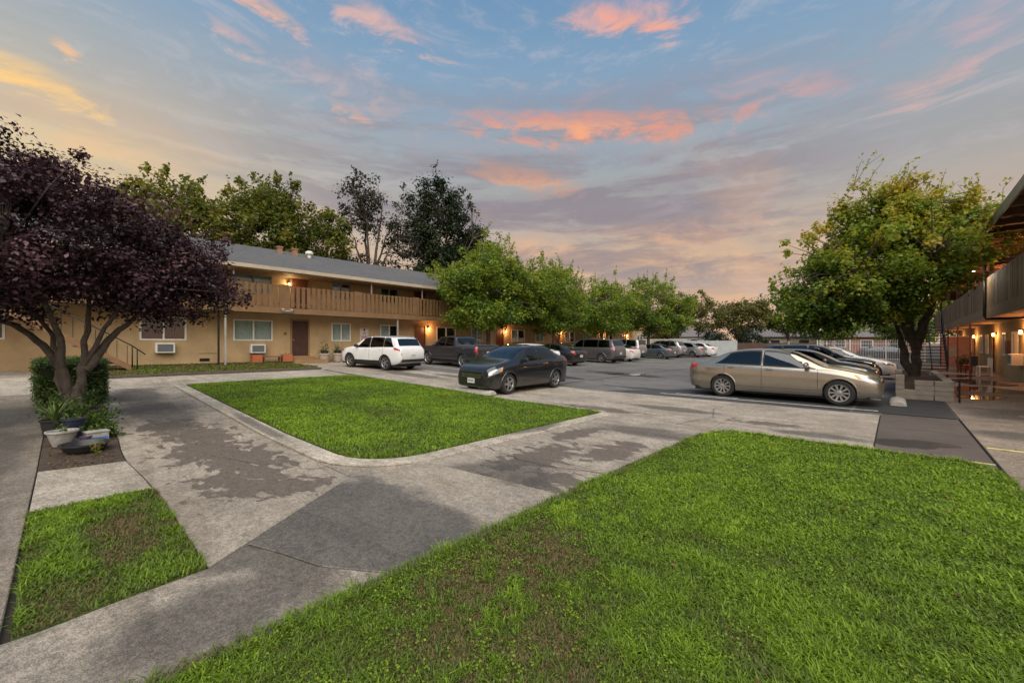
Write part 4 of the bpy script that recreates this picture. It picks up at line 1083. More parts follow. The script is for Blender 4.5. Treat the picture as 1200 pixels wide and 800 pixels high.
    for k in range(twigs):   # bare shoots above the crown
        i = int(np.argsort(-(C[:,2]+rs.normal(0, .5, len(C))))[k % max(1, len(C)//3)]); c = Vector(C[i]); dv = Vector((rs.normal(0,.45), rs.normal(0,.45), 1)).normalized()*(.45+rs.rand()*.7)
        mb.tube([c, c+dv*.6, c+dv+Vector(rs.normal(0,.08,3))], [.012,.008,.004], 4, False)
        m = 12; t = rs.rand(m)[:, None]
        P = np.concatenate([P, np.array(c)+np.array(dv)*t+rs.normal(0,.05,(m,3))]); N = np.concatenate([N, rs.normal(size=(m,3))+np.array([0,0,.3])]); N[-m:] /= np.linalg.norm(N[-m:],axis=1)[:,None]
        L = np.concatenate([L, np.full(m, leaf)]); W_ = np.concatenate([W_, np.full(m, leaf*asp)]); T = np.concatenate([T, np.full(m, tone[0]+top_tone*.5)])
    mb.build('trunk', bark, o, True, 60)
    leaf_mesh('crown', P, N, L, W_, T, mat, o)
    return o
L_plum = leafmat('leaf_plum', [(.014,.008,.011),(.026,.012,.017),(.043,.018,.026),(.072,.031,.042),(.13,.066,.080)], .18, .42)
L_green = leafmat('leaf_green', [(.050,.095,.016),(.085,.155,.020),(.14,.22,.024),(.215,.285,.030),(.33,.34,.038),(.44,.35,.05)], .45, .48)
L_lot = leafmat('leaf_lot_tree', [(.045,.090,.015),(.085,.155,.020),(.145,.225,.024),(.215,.285,.030),(.29,.33,.04)], .45, .5)
L_dark = leafmat('leaf_dark', [(.008,.016,.007),(.015,.028,.010),(.024,.040,.014),(.038,.055,.018),(.06,.075,.026)], .25, .55)
L_sparse = leafmat('leaf_sparse', [(.018,.020,.013),(.030,.034,.020),(.048,.050,.030),(.07,.066,.04)], .3, .6)
L_yel = leafmat('leaf_yellowgreen', [(.045,.070,.012),(.085,.115,.016),(.14,.16,.020),(.21,.20,.028),(.27,.22,.036)], .42, .5)
L_hedge = leafmat('leaf_hedge', [(.018,.040,.010),(.040,.080,.016),(.080,.135,.024),(.13,.18,.030)], .25, .45)
L_far = leafmat('leaf_far', [(.06,.07,.02),(.11,.115,.028),(.17,.16,.036),(.24,.20,.05)], .35, .55)

clover(lawn2, 150000, 15, .013, .008, .60, dry2)
# purple-leaved plum beside the driveway: several stems from one stool
gz = G(-11.5)
plum_limbs = [
    [(0,0,-.1),(.03,.06,.6),(.06,.14,1.1),(.2,.42,1.8),(.4,.8,2.7)],
    [(0,0,.3),(.02,.08,.8),(.08,.12,1.3),(.0,.2,2.2),(-.1,.1,3.6)],
    [(-.1,-.05,-.1),(-.2,-.1,.6),(-.25,-.18,1.2),(-.5,-.35,1.8),(-.8,-.9,2.8)],
    [(-.1,-.05,.2),(-.05,-.12,.9),(.1,-.2,1.6),(.5,-.45,2.4),(.9,-.8,3.0)],
    [(-.2,-.1,.5),(-.35,-.22,1.2),(-.5,-.6,1.7),(-.6,-1.2,2.2),(-.6,-1.9,2.7)],
    [(.06,.14,1.0),(.05,.45,1.55),(.0,.80,2.0),(-.2,1.3,2.6)],
]
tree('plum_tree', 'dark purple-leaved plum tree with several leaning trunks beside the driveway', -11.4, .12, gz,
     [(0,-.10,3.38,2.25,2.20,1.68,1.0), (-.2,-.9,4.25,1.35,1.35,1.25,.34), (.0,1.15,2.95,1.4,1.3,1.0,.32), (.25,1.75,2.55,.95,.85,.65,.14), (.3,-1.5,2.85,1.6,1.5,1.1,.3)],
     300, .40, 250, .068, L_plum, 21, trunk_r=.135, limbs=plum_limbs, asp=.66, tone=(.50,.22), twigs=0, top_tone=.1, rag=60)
# leafy tree in the block planter
mul_limbs = [
    [(0,0,-.2),(-.02,0,.5),(-.05,.02,1.3),(-.2,-.1,2.2),(-.6,-.5,3.6),(-.8,-.8,5.2)],
    [(-.02,0,1.0),(-.25,.1,1.7),(-.9,-.1,2.6),(-1.9,-.9,3.4)],
    [(-.05,.02,1.1),(.2,-.3,1.9),(.4,-1.0,2.8),(.3,-1.8,3.9)],
    [(-.05,.02,1.2),(.25,.4,2.2),(.5,1.0,3.4),(.5,1.1,4.6)],
    [(-.1,0,1.4),(-.4,-.9,2.4),(-1.1,-2.0,3.2),(-1.5,-2.6,3.5)],
    [(-.02,0,.0),(-.32,.1,.8),(-.45,.2,1.6),(-.7,.8,2.8)],
]
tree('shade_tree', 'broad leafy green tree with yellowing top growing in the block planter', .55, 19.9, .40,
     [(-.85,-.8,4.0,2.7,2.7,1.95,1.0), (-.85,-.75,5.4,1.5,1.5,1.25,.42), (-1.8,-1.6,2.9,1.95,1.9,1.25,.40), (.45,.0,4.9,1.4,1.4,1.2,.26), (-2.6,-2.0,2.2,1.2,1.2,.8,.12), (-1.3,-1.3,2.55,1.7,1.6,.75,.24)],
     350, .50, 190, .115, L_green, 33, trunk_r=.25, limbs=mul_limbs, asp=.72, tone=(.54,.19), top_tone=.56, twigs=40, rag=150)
# trees between the long building and the parked cars
for i, (tx, ty, r, zt, sd) in enumerate(((-21.7,20.9,4.0,8.7,41), (-21.7,28.8,4.1,8.3,42), (-21.4,36.2,4.0,7.6,43), (-19.2,42.0,4.2,8.5,44))):
    zb = G(tx); lb = ('bushy green tree hiding the balcony end behind the dark pickup', 'green tree standing behind the black sedan and the grey minivan in the row',
                      'green tree standing behind the silver hatchback and grey boxy van in the row', 'last green tree in the lot row, near the pale block wall')[i]
    lr = random.Random(sd); lobes = [(r*.72*math.cos(q+.3), r*.72*math.sin(q+.3), zt*lr.uniform(.42,.74), r*lr.uniform(.34,.5), r*lr.uniform(.34,.5), zt*lr.uniform(.10,.17), .16) for q in (lr.uniform(0,6.28) for _ in range(6))]
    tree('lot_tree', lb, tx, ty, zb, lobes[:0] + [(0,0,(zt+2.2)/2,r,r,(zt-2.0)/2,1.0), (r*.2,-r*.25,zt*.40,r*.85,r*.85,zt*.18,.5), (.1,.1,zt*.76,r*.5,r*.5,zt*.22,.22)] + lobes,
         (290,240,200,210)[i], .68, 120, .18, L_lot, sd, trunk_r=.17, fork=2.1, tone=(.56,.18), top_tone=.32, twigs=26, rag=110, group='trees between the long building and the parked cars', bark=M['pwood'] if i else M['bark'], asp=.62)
# tall trees behind the long building
tree('tall_tree', 'yellow-green tree rising over the roof just beyond the plum tree', -38, 5.0, .5, [(0,0,9.0,4.4,4.4,3.8,1), (-.5,.5,11.2,2.6,2.6,1.8,.3)], 150, .85, 85, .28, L_yel, 51, .3, 5, tone=(.48,.18), twigs=12, rag=60, group='trees behind the long building')
tree('tall_tree', 'yellow-green tree over the roof beside the roof flues', -39, 10.9, .5, [(0,0,10.0,4.6,4.6,4.2,1), (.6,.8,12.6,2.8,2.8,1.9,.35)], 190, .9, 95, .28, L_yel, 52, .3, 5, tone=(.44,.18), twigs=14, rag=60, group='trees behind the long building')
tree('tall_tree', 'smaller yellow-green tree over the roof next to the sparse dark tree', -39, 16.2, .5, [(0,0,10.2,3.0,3.0,4.0,1)], 90, .8, 80, .28, L_yel, 53, .25, 5, tone=(.42,.16), twigs=8, group='trees behind the long building')
tree('tall_tree', 'tall sparse grey-brown tree with sky showing through its branches', -41, 22.0, .5, [(0,-.6,15.0,3.0,3.0,5.2,1), (.8,3.4,12.2,2.6,2.6,3.6,.5), (0,0,9,3.4,3.4,2.6,.3)], 150, .8, 42, .26, L_sparse, 54, .42, 6, stems=7, tone=(.45,.2), twigs=20, group='trees behind the long building', hollow=.2)
tree('tall_tree', 'tall dense dark evergreen tree rising over the far roof', -41, 32.2, .5, [(0,-1.6,15.0,4.8,4.8,7.0,1), (0,3.8,12.2,4.4,4.4,4.8,.7), (0,0,9,6.5,6.5,3.5,.5)], 330, 1.15, 110, .30, L_dark, 55, .5, 6, stems=7, tone=(.5,.2), twigs=10, rag=80, group='trees behind the long building')
# beyond the boundary wall
tree('slender_tree', 'slender tree with pale bare trunk beyond the block wall', -20.8, 62, 0, [(0,0,6.6,2.8,2.8,3.0,1), (.5,0,4.2,2.6,2.6,1.4,.3)], 85, .7, 55, .26, L_far, 61, .14, 3.2, tone=(.55,.18), bark=M['barkgrey'], twigs=10, hollow=.2)
tree('broad_tree', 'broad brownish-green tree beyond the corner of the block wall', -15.6, 63, 0, [(0,0,5.0,4.2,4.2,2.9,1), (1.5,0,6.4,2.2,2.2,1.6,.3)], 140, .9, 75, .28, L_far, 62, .22, 2, tone=(.42,.2), twigs=8)
tree('evergreen_bush', 'dark evergreen bush behind the corner of the block wall', -17.2, 57, 0, [(0,0,1.9,2.2,1.8,1.7,1)], 60, .6, 70, .2, L_dark, 63, .1, .8, tone=(.4,.2), cat='bush')
tree('evergreen_bush', 'dark evergreen bush over the brown board fence', -13.2, 58, 0, [(0,0,1.8,2.4,1.8,1.7,1)], 60, .6, 70, .2, L_dark, 64, .1, .8, tone=(.35,.2), cat='bush')
tree('broad_tree', 'loose green tree beyond the brown board fence', -10.5, 66, 0, [(0,0,5.2,3.4,3.4,2.8,1)], 90, .8, 70, .27, L_green, 65, .2, 2.2, tone=(.45,.15), twigs=8)
tree('broad_tree', 'green tree between the cream house and the brick house', -6.5, 70, 0, [(0,0,4.0,4.0,3.5,2.6,1)], 100, .85, 70, .28, L_green, 66, .2, 1.8, tone=(.4,.15))
tree('broad_tree', 'green tree behind the white iron fence beyond the brick house', .8, 64, 0, [(0,0,3.6,3.8,3.2,2.5,1)], 100, .8, 70, .26, L_green, 67, .2, 1.6, tone=(.36,.15))
tree('broad_tree', 'green tree at the side of the pink wall', 5.2, 58, 0, [(0,0,4.6,3.4,3.0,2.8,1)], 90, .8, 70, .26, L_green, 68, .2, 2, tone=(.36,.15))
tree('broad_tree', 'pale green tree above the lattice fence', -28, 66, 0, [(0,0,4.6,4.2,4.0,3.0,1)], 100, .9, 70, .28, L_far, 69, .2, 2, tone=(.5,.15))

# planting bed round the plum tree
struct(slab('planting_bed', [(-7.86,-.235),(-7.72,.56),(-8.6,.56),(-9.3,.585),(-10.6,.535),(-12.85,.585),(-16.5,.66),(-16.5,-.235)], M['soil'], top=.0, th=.1, bev=0))
def hedge(x0, x1, y0, y1, h, label):
    rs = np.random.RandomState(71); o = empty('hedge', ((x0+x1)/2, (y0+y1)/2, G((x0+x1)/2)), 0, label, 'hedge')
    n = 260; C = np.c_[rs.uniform(x0, x1, n), rs.uniform(y0, y1, n), rs.uniform(.08, h, n)] - np.array([(x0+x1)/2, (y0+y1)/2, 0])
    side = rs.randint(0, 4, n); hx, hy = (x1-x0)/2, (y1-y0)/2
    C[side == 0, 2] = h; C[side == 1, 0] = hx; C[side == 2, 1] = hy; C[side == 3, 1] = -hy
    P, N, L, W_, T = leaf_cloud(C, np.full(n, .13), 90, .042, .6, rs, rs.normal(.45, .12, n)+(C[:,2] > h-.02)*.25, flat=.9)
    leaf_mesh('foliage', P, N, L, W_, T, L_hedge, o)
    MB().box(-hx*.92, hx*.92, -hy*.92, hy*.92, 0, h*.94).build('stems', simple('hedge_core', (.012,.016,.007), .9), o)
hedge(-15.9, -13.9, -.42, .62, .98, 'clipped green box hedge behind the plum tree')
def leafy_plant(x, y, r, h, n, leaf, mat, seed, label, tone=.5, name='low_plant'):
    rs = np.random.RandomState(seed); o = empty(name, (x, y, G(x)), 0, label, 'plant'); mb = MB(); P = []
    for k in range(n):
        a = rs.uniform(0, 6.28); q = r*rs.rand()**.5; tip = Vector((q*math.cos(a), q*math.sin(a), h*(.5+.5*rs.rand())))
        mb.tube([(tip.x*.3, tip.y*.3, -.02), tip*.6+Vector((0,0,h*.1)), tip], [.006,.005,.003], 4, False)
        m = 16; t = rs.rand(m)**.6; P.append(np.array(tip)*t[:,None]*np.array([1,1,1])+rs.normal(0, leaf*.7, (m,3)))
    P = np.concatenate(P); P[:,2] = np.maximum(P[:,2], .02); N = rs.normal(size=P.shape)+np.array([0,0,1.0]); N /= np.linalg.norm(N,axis=1)[:,None]
    mb.build('stem', simple('green_stem', (.06,.09,.02), .7), o)
    leaf_mesh('foliage', P, N, leaf*(.7+.6*rs.rand(len(P))), leaf*.45*(.7+.6*rs.rand(len(P))), np.clip(rs.normal(tone, .15, len(P)), 0, 1), mat, o)
def spiky_plant(x, y, z, r, h, n, seed, label, pot=None):
    rs = random.Random(seed); o = empty('spiky_plant', (x, y, z), 0, label, 'plant'); mb = MB()
    for k in range(n):
        a = rs.uniform(0, 6.28); L = h*rs.uniform(.7,1.15); sp = r*rs.uniform(.3,1.1); w = .022
        u = Vector((math.cos(a), math.sin(a), 0)); s = Vector((-u.y, u.x, 0)); pts = []
        for t in (0,.35,.7,1): pts.append(u*sp*t**1.3 + Vector((0,0,L*(t-.35*t*t*rs.uniform(.4,1.3)))))
        v = []
        for t, p in zip((1,.9,.55,.05), pts): v += [p-s*w*t, p+s*w*t]
        mb.add(v, [(0,1,3,2),(2,3,5,4),(4,5,7,6)])
    mb.build('leaf_blades', simple('blade_leaf', (.10,.16,.04), .5, var=.35, sc=9), o, True)
def pot(name, label, x, y, z, prof, mat, soil_z=None, soil_r=None, cat='pot', sx=1, sy=1, rim=None):
    o = empty(name, (x, y, z), 0, label, cat)
    p = MB().lathe(prof, 28).build('shell', mat, o, True, 35); p.scale = (sx, sy, 1)
    if soil_z is not None:
        q = MB().lathe([(0,soil_z+.01),(soil_r*.6,soil_z+.012),(soil_r,soil_z)], 20).build('soil', M['soil'], o, True); q.scale = (sx, sy, 1)
    return o
def gp(x): return G(x)+.005
pot('flower_pot', 'white round flower pot standing in the soil by the black basin', -9.35, -.03, gp(-9.35), [(0,.0),(.10,.0),(.135,.10),(.165,.20),(.185,.21),(.185,.235),(.165,.235),(.15,.19),(0,.18)], M['plastic_w'], .185, .15)
pot('basin', 'wide black plastic basin lying on the soil below the plum tree', -8.75, .20, gp(-8.75), [(0,.0),(.19,.0),(.225,.03),(.255,.10),(.28,.105),(.28,.125),(.25,.125),(.21,.05),(0,.035)], M['plastic_k'], .04, .20, 'basin', 1, 1)
pot('flower_pot', 'black nursery pot holding the spiky plant beside the side walkway', -10.3, -.12, gp(-10.3), [(0,0),(.13,0),(.165,.24),(.18,.25),(.18,.275),(.16,.275),(.15,.23),(0,.22)], M['plastic_k'], .225, .15)
pot('flower_pot', 'dark blue-black pot between the spiky plant and the plum trunk', -9.95, .10, gp(-9.95), [(0,0),(.10,0),(.14,.28),(.155,.29),(.155,.315),(.135,.315),(.12,.26),(0,.25)], simple('navy_pot', (.02,.025,.05), .4), .255, .12)
pot('flower_pot', 'small purple pot behind the black basin', -9.3, .22, gp(-9.3), [(0,0),(.05,0),(.065,.10),(.072,.105),(.072,.12),(.06,.12),(.05,.10),(0,.09)], M['plastic_p'], .095, .05)
spiky_plant(-10.3, -.12, gp(-10.3)+.22, .42, .55, 26, 3, 'spiky strap-leaved plant in the black nursery pot beside the side walkway')
leafy_plant(-9.95, .10, .18, .42, 12, .07, L_hedge, 81, 'leafy green plant growing in the dark blue-black pot', .6)
leafy_plant(-9.35, -.03, .06, .34, 4, .05, L_hedge, 82, 'thin sprouting plant in the white round flower pot', .7)
for i, (px_, py_, r_, h_, lb) in enumerate(((-10.9,.38,.42,.42,'low green leafy shrub at the driveway side of the plum trunk'), (-12.2,-.05,.45,.75,'tall weedy plant between the hedge and the plum trunk'),
        (-11.2,-.12,.35,.55,'bushy green plant behind the spiky plant'), (-10.75,.12,.28,.62,'tall green plant pressed against the front of the plum trunk'), (-13.2,.3,.35,.5,'green plant at the foot of the hedge on the driveway side'), (-9.7,.42,.22,.20,'low trailing plant at the edge of the bed behind the white box'), (-10.4,.28,.28,.30,'broad-leaved low plant against the front of the plum trunk'))):
    leafy_plant(px_, py_, r_, h_, 26, .075, L_hedge, 90+i, lb, .58)
leafy_plant(-8.35, .32, .06, .26, 5, .035, L_yel, 97, 'small yellowing weed sprouting beside the black basin', .8, 'weed')
bx = empty('storage_box', (-9.4, .34, gp(-9.35)), R(12), 'white plastic box with blue print behind the black basin', 'box')
bevel(MB().box(-.10,.10,-.13,.13,0,.15).build('tub', M['plastic_w'], bx), .012)
MB().box(.101,.103,-.11,.11,.03,.08).build('blue_print', M['blue'], bx)
MB().box(-.11,.11,-.14,.14,.151,.165).build('lid', M['plastic_w'], bx)
# scattered leaf litter
rs = np.random.RandomState(5); n = 900
LX = np.concatenate([rs.uniform(-10,-7.8,260), rs.uniform(-6,-3.6,70), rs.uniform(-2.4,.9,70), rs.uniform(-20,-5,90), rs.uniform(-.2,3.5,60)])
LY = np.concatenate([rs.uniform(-.15,.5,260), rs.uniform(-.15,.7,70), rs.uniform(1.2,8,70), rs.uniform(.8,2.3,90), rs.uniform(8.4,20,60)])
LZ = vG(LX)+np.where((LX > -2.5) & (LY < 8.2) & (LX < .97), .05, .012)
leaf_mesh('leaf_litter', np.c_[LX,LY,LZ], np.c_[rs.normal(0,.25,len(LX)), rs.normal(0,.25,len(LX)), np.ones(len(LX))]/1.06, rs.uniform(.025,.055,len(LX)), rs.uniform(.015,.03,len(LX)), rs.rand(len(LX)),
          leafmat('dead_leaf', [(.03,.018,.01),(.08,.045,.02),(.16,.09,.03),(.2,.12,.04)], .15, .8), None)['kind'] = 'stuff'

# pots along the long building
def planter_box(y, label):
    o = empty('planter_box', (XW+.55, y, G(XW)+.09), 0, label, 'planter')
    bevel(MB().box(-.22,.22,-.24,.24,0,.40).build('box', M['terracotta'], o), .015)
    MB().box(-.20,.20,-.22,.22,.395,.405).build('soil', M['soil'], o)
planter_box(6.95, 'square terracotta planter below the air conditioner and double window'); planter_box(8.45, 'square terracotta planter beside the brown door step')
leafy_plant(XW+.55, 8.45, .12, .62, 7, .07, L_hedge, 111, 'small dark plant growing in the terracotta planter by the brown door', .4)
bn = empty('low_bench', (XW+.5, 7.7, G(XW)+.09), 0, 'low brown plank bench between the two terracotta planters', 'bench')
MB().box(-.15,.15,-.48,.48,.26,.32).build('seat', simple('bench_plank', (.20,.09,.05), .8), bn)
for s in (-.40,.40): MB().box(-.13,.13,s-.03,s+.03,0,.26).build('leg', simple('bench_plank', (.20,.09,.05), .8), bn)
for k, yy_ in enumerate((10.45, 11.25)):
    lb = ('feathery fern', 'round dense plant')[k]
    pot('urn_pot', 'grey stone pot holding the %s before the tan wall' % lb, XW+.75, yy_, G(XW), [(0,0),(.20,0),(.23,.05),(.29,.42),(.34,.44),(.34,.52),(.30,.52),(.27,.44),(0,.42)], M['stonepot'], .44, .27)
    pot('inner_pot', 'black plastic pot set in the grey stone pot of the %s' % lb, XW+.75, yy_, G(XW)+.455, [(0,0),(.18,0),(.22,.24),(.20,.24),(0,.20)], M['plastic_k'])
    if k == 0: leafy_plant(XW+.75, yy_, .36, 1.35, 16, .11, L_hedge, 121, 'feathery fern growing in a grey stone pot before the tan wall', .75)
    else: leafy_plant(XW+.75, yy_, .26, 1.15, 26, .09, L_hedge, 122, 'round dense plant growing in a grey stone pot before the tan wall', .45)
# chairs and pots on the walkway of the olive building
def bench_seat(x, y, rz, label):
    o = empty('garden_bench', (x, y, .0), rz, label, 'bench')
    for sx in (-.5,.5):
        for sy in (-.2,.2): MB().box(sx-.03,sx+.03,sy-.03,sy+.03,0,.44 if sy < 0 else .9).build('leg', M['white'], o)
    for k in range(4): MB().box(-.55,.55,-.22+k*.11,-.13+k*.11,.44,.47).build('slat', M['white'], o)
    for k in range(6): MB().box(-.48+k*.18,-.38+k*.18,.19,.22,.5,.9).build('back_slat', M['white'], o)
bench_seat(3.3, 31.6, R(-90), 'white slatted garden bench against the olive wall')
ch = empty('patio_chair', (2.95, 33.6, 0), R(-70), 'black patio chair on the walkway beside the white bench', 'chair')
MB().box(-.25,.25,-.25,.25,.42,.46).build('seat', M['plastic_k'], ch); MB().box(-.25,.25,.22,.26,.46,.95).build('backrest', M['plastic_k'], ch)
for sx in (-.22,.22):
    for sy in (-.22,.22): MB().box(sx-.02,sx+.02,sy-.02,sy+.02,0,.42).build('leg', M['plastic_k'], ch)
for k, (a, b) in enumerate(((2.9,36.2),(3.2,38.0))):
    lb = ('nearest the patio chair', 'against the far olive wall')[k]
    pot('flower_pot', 'terracotta flower pot %s' % lb, a, b, .005, [(0,0),(.14,0),(.19,.30),(.21,.30),(.21,.35),(.18,.35),(.16,.3),(0,.28)], M['terracotta'], .29, .15)
    leafy_plant(a, b, .3, .95, 18, .10, L_hedge, 131+k, 'bushy plant in the terracotta flower pot %s' % lb, .4)

# ------------------------------------------------------------------ cars
def pchip(pts, xq):
    x = np.array([p[0] for p in pts], float); y = np.array([p[1] for p in pts], float); n = len(x)
    h = np.diff(x); dl = np.diff(y)/h; d = np.zeros(n)
    for i in range(1, n-1):
        if dl[i-1]*dl[i] > 0: w1, w2 = 2*h[i]+h[i-1], h[i]+2*h[i-1]; d[i] = (w1+w2)/(w1/dl[i-1]+w2/dl[i])
    d[0], d[-1] = dl[0], dl[-1]
    xq = np.clip(xq, x[0], x[-1]); i = np.clip(np.searchsorted(x, xq)-1, 0, n-2); t = (xq-x[i])/h[i]
    return y[i]*(1+2*t)*(1-t)**2 + d[i]*h[i]*t*(1-t)**2 + y[i+1]*t*t*(3-2*t) + d[i+1]*h[i]*t*t*(t-1)
NV = 17
class Car:
    """lofted body: x runs from the nose (0) to the tail (L); ring parameter v 0 (floor) .. 16 (roof centre) .. 32 other side"""
    def __init__(s, sp):
        s.sp = sp; L = sp['L']; s.L = L
        u = np.linspace(0, 1, 76); xs = L*(u - .085*np.sin(2*math.pi*u)*1.0)
        s.xs = np.clip(xs, 0, L)
        s.zt = pchip(sp['top'], s.xs); s.zs = pchip(sp['belt'], s.xs); s.w = pchip(sp['plan'], s.xs)*sp['W']/2; s.zb = pchip(sp['bot'], s.xs)
        s.zs = np.minimum(s.zs, s.zt-.02); s.zs = np.maximum(s.zs, s.zb+.08)
        zr = max(p[1] for p in sp['top']); W2 = sp['W']/2
        s.grid = np.zeros((len(xs), NV, 3))
        for i, x in enumerate(s.xs):
            w, zt, zs, zb = s.w[i], s.zt[i], s.zs[i], s.zb[i]; hh = zs-zb
            g = np.clip((zt-zs)/(zr-zs+1e-6), 0, 1); k = np.clip((zt-zs)/.30, .15, 1)
            wr = w*(.90-(.90-sp.get('roofw', .70))*g**.8)
            zg = zt - .055*k
            zg = max(zg, zs+.012)
            P = [(0,zb),(.72*w,zb),(.925*w,zb+.02),(.972*w,zb+.13*hh+.02),(.992*w,zb+.36*hh),(1.0*w,zb+.60*hh),(.990*w,zb+.82*hh),(.968*w,zs-.03),(.935*w,zs)]
            for t in (.0,.33,.67,1.0): P.append(((.915*w)*(1-t)+wr*t + .02*math.sin(math.pi*t)*g, (zs+.012)*(1-t)+zg*t))
            P += [(wr*.94, zt-.028*k),(wr*.75,zt-.010*k),(wr*.4,zt-.002),(0,zt)]
            s.grid[i,:,0] = x; s.grid[i,:,1] = [p[0] for p in P]; s.grid[i,:,2] = [p[1] for p in P]
    def pos(s, x, v):
        sg = 1
        if v > 16: v = 32-v; sg = -1
        i = int(np.clip(np.searchsorted(s.xs, x)-1, 0, len(s.xs)-2)); t = np.clip((x-s.xs[i])/(s.xs[i+1]-s.xs[i]+1e-9), 0, 1)
        j = int(min(max(math.floor(v), 0), NV-2)); q = v-j
        a = s.grid[i,j]*(1-t)+s.grid[i+1,j]*t; b = s.grid[i,j+1]*(1-t)+s.grid[i+1,j+1]*t
        p = a*(1-q)+b*q
        return Vector((p[0], p[1]*sg, p[2]))
    def nrm(s, x, v):
        e = .03; a = s.pos(min(x+e, s.L), v)-s.pos(max(x-e, 0), v); b = s.pos(x, min(v+.25, 31.9))-s.pos(x, max(v-.25, .05))
        n = a.cross(b)
        if n.length < 1e-9: return Vector((0,0,1))
        n.normalize(); c = Vector((s.L/2, 0, .6))
        if n.dot(s.pos(x, v)-c) < 0: n = -n
        return n
    def patch(s, mb, xa0, xb0, xa1, xb1, v0, v1, nx=8, nv=4, off=.006, mir=False):
        """surface piece: at ring v0 it spans xa0..xb0, at v1 xa1..xb1"""
        v = []; f = []
        for j in range(nv+1):
            t = j/nv; vv = v0+(v1-v0)*t; a = xa0+(xa1-xa0)*t; b = xb0+(xb1-xb0)*t
            for i in range(nx+1):
                x = a+(b-a)*i/nx; uu = 32-vv if mir else vv
                v.append(s.pos(x, uu)+s.nrm(x, uu)*off)
        w = nx+1
        for j in range(nv):
            for i in range(nx): q = j*w+i; f.append((q, q+1, q+1+w, q+w) if not mir else (q, q+w, q+1+w, q+1))
        # skirt down to the body
        ring = [i for i in range(w)] + [j*w+nx for j in range(1, nv+1)] + [nv*w+i for i in range(nx-1, -1, -1)] + [j*w for j in range(nv-1, 0, -1)]
        base = len(v)
        for r in ring:
            j, i = divmod(r, w); t = j/nv; vv = v0+(v1-v0)*t; a = xa0+(xa1-xa0)*t; b = xb0+(xb1-xb0)*t; x = a+(b-a)*i/nx; uu = 32-vv if mir else vv
            v.append(s.pos(x, uu)-s.nrm(x, uu)*.004)
        m = len(ring)
        for k in range(m): f.append((ring[k], base+k, base+(k+1) % m, ring[(k+1) % m]))
        mb.add(v, f); return mb
WHEELS = {}
def wheel_meshes(r, wd, style):
    key = (round(r,3), style)
    if key in WHEELS: return WHEELS[key]
    rr = r*.655; h = wd/2
    t = MB().lathe([(rr,-h*.85),(rr+.02,-h),(r*.90,-h*1.0),(r*.975,-h*.82),(r,-h*.55),(r,h*.55),(r*.975,h*.82),(r*.90,h*1.0),(rr+.02,h),(rr,h*.85)], 36, axis='Y')
    to = t.build('wheel', M['rubber'], None, True, 35); tm = to.data; bpy.data.objects.remove(to)
    q = MB()
    q.lathe([(rr+.004,-h*.8),(rr+.004,h*.80),(rr+.012,h*.92),(rr-.012,h*.88),(rr-.03,h*.55)], 36, axis='Y')
    ns, wk = {'five':(5,.055),'ten':(10,.024),'seven':(7,.038)}[style]
    for k in range(ns):
        a = 2*math.pi*k/ns; ca, sa = math.cos(a), math.sin(a)
        for (r0, r1, w0, w1) in ((.035, rr-.012, wk*.75, wk*.55 if style != 'ten' else wk*1.05),):
            pts = []
            for (rad, ww, y0, y1) in ((r0, w0, h*.30, h*.74), (r1, w1, h*.45, h*.86)):
                for sgn in (-1, 1):
                    for yy in (y0, y1): pts.append((rad*ca - sgn*ww*sa, yy, rad*sa + sgn*ww*ca))
            q.add(pts, [(0,1,3,2),(4,6,7,5),(0,4,5,1),(2,3,7,6),(1,5,7,3),(0,2,6,4)])
    q.lathe([(.0,h*.80),(.05,h*.80),(.065,h*.74),(.065,h*.3)], 16, axis='Y')
    ro = q.build('rim', M['rim'], None, True, 30); rm = ro.data; bpy.data.objects.remove(ro)
    d = MB().lathe([(0,h*.18),(rr,h*.18)], 28, axis='Y'); do = d.build('brake_disc', M['underbody'], None); dm = do.data; bpy.data.objects.remove(do)
    WHEELS[key] = (tm, rm, dm); return WHEELS[key]
SPEC = {}
SPEC['sedan'] = dict(L=4.93, W=1.83, roofw=.69, ax=(.97,3.77), r=.33,
    top=[(0,.56),(.03,.68),(.14,.75),(.5,.855),(1.0,.95),(1.28,1.00),(1.7,1.21),(2.1,1.385),(2.5,1.455),(2.95,1.468),(3.4,1.43),(3.8,1.30),(4.2,1.13),(4.42,1.075),(4.75,1.045),(4.87,1.0),(4.93,.78)],
    belt=[(0,.5),(.08,.64),(.5,.78),(1.2,.90),(2.5,.955),(3.7,.99),(4.4,1.0),(4.8,.96),(4.93,.72)],
    plan=[(0,.60),(.04,.72),(.14,.83),(.4,.93),(.9,.985),(1.4,1),(3.5,1),(4.1,.98),(4.6,.90),(4.8,.82),(4.89,.72),(4.93,.62)],
    bot=[(0,.34),(.05,.24),(.3,.20),(4.4,.20),(4.8,.27),(4.93,.40)],
    ws=(1.36,2.08), rw=(3.62,4.22), sw=[((1.50,2.08),(2.68,2.68)), ((2.77,2.77),(3.98,3.60))], seams=(1.42,2.73,3.72), hl=(.10,.62,6.3,7.9), tl=(4.55,4.90,6.2,7.9))
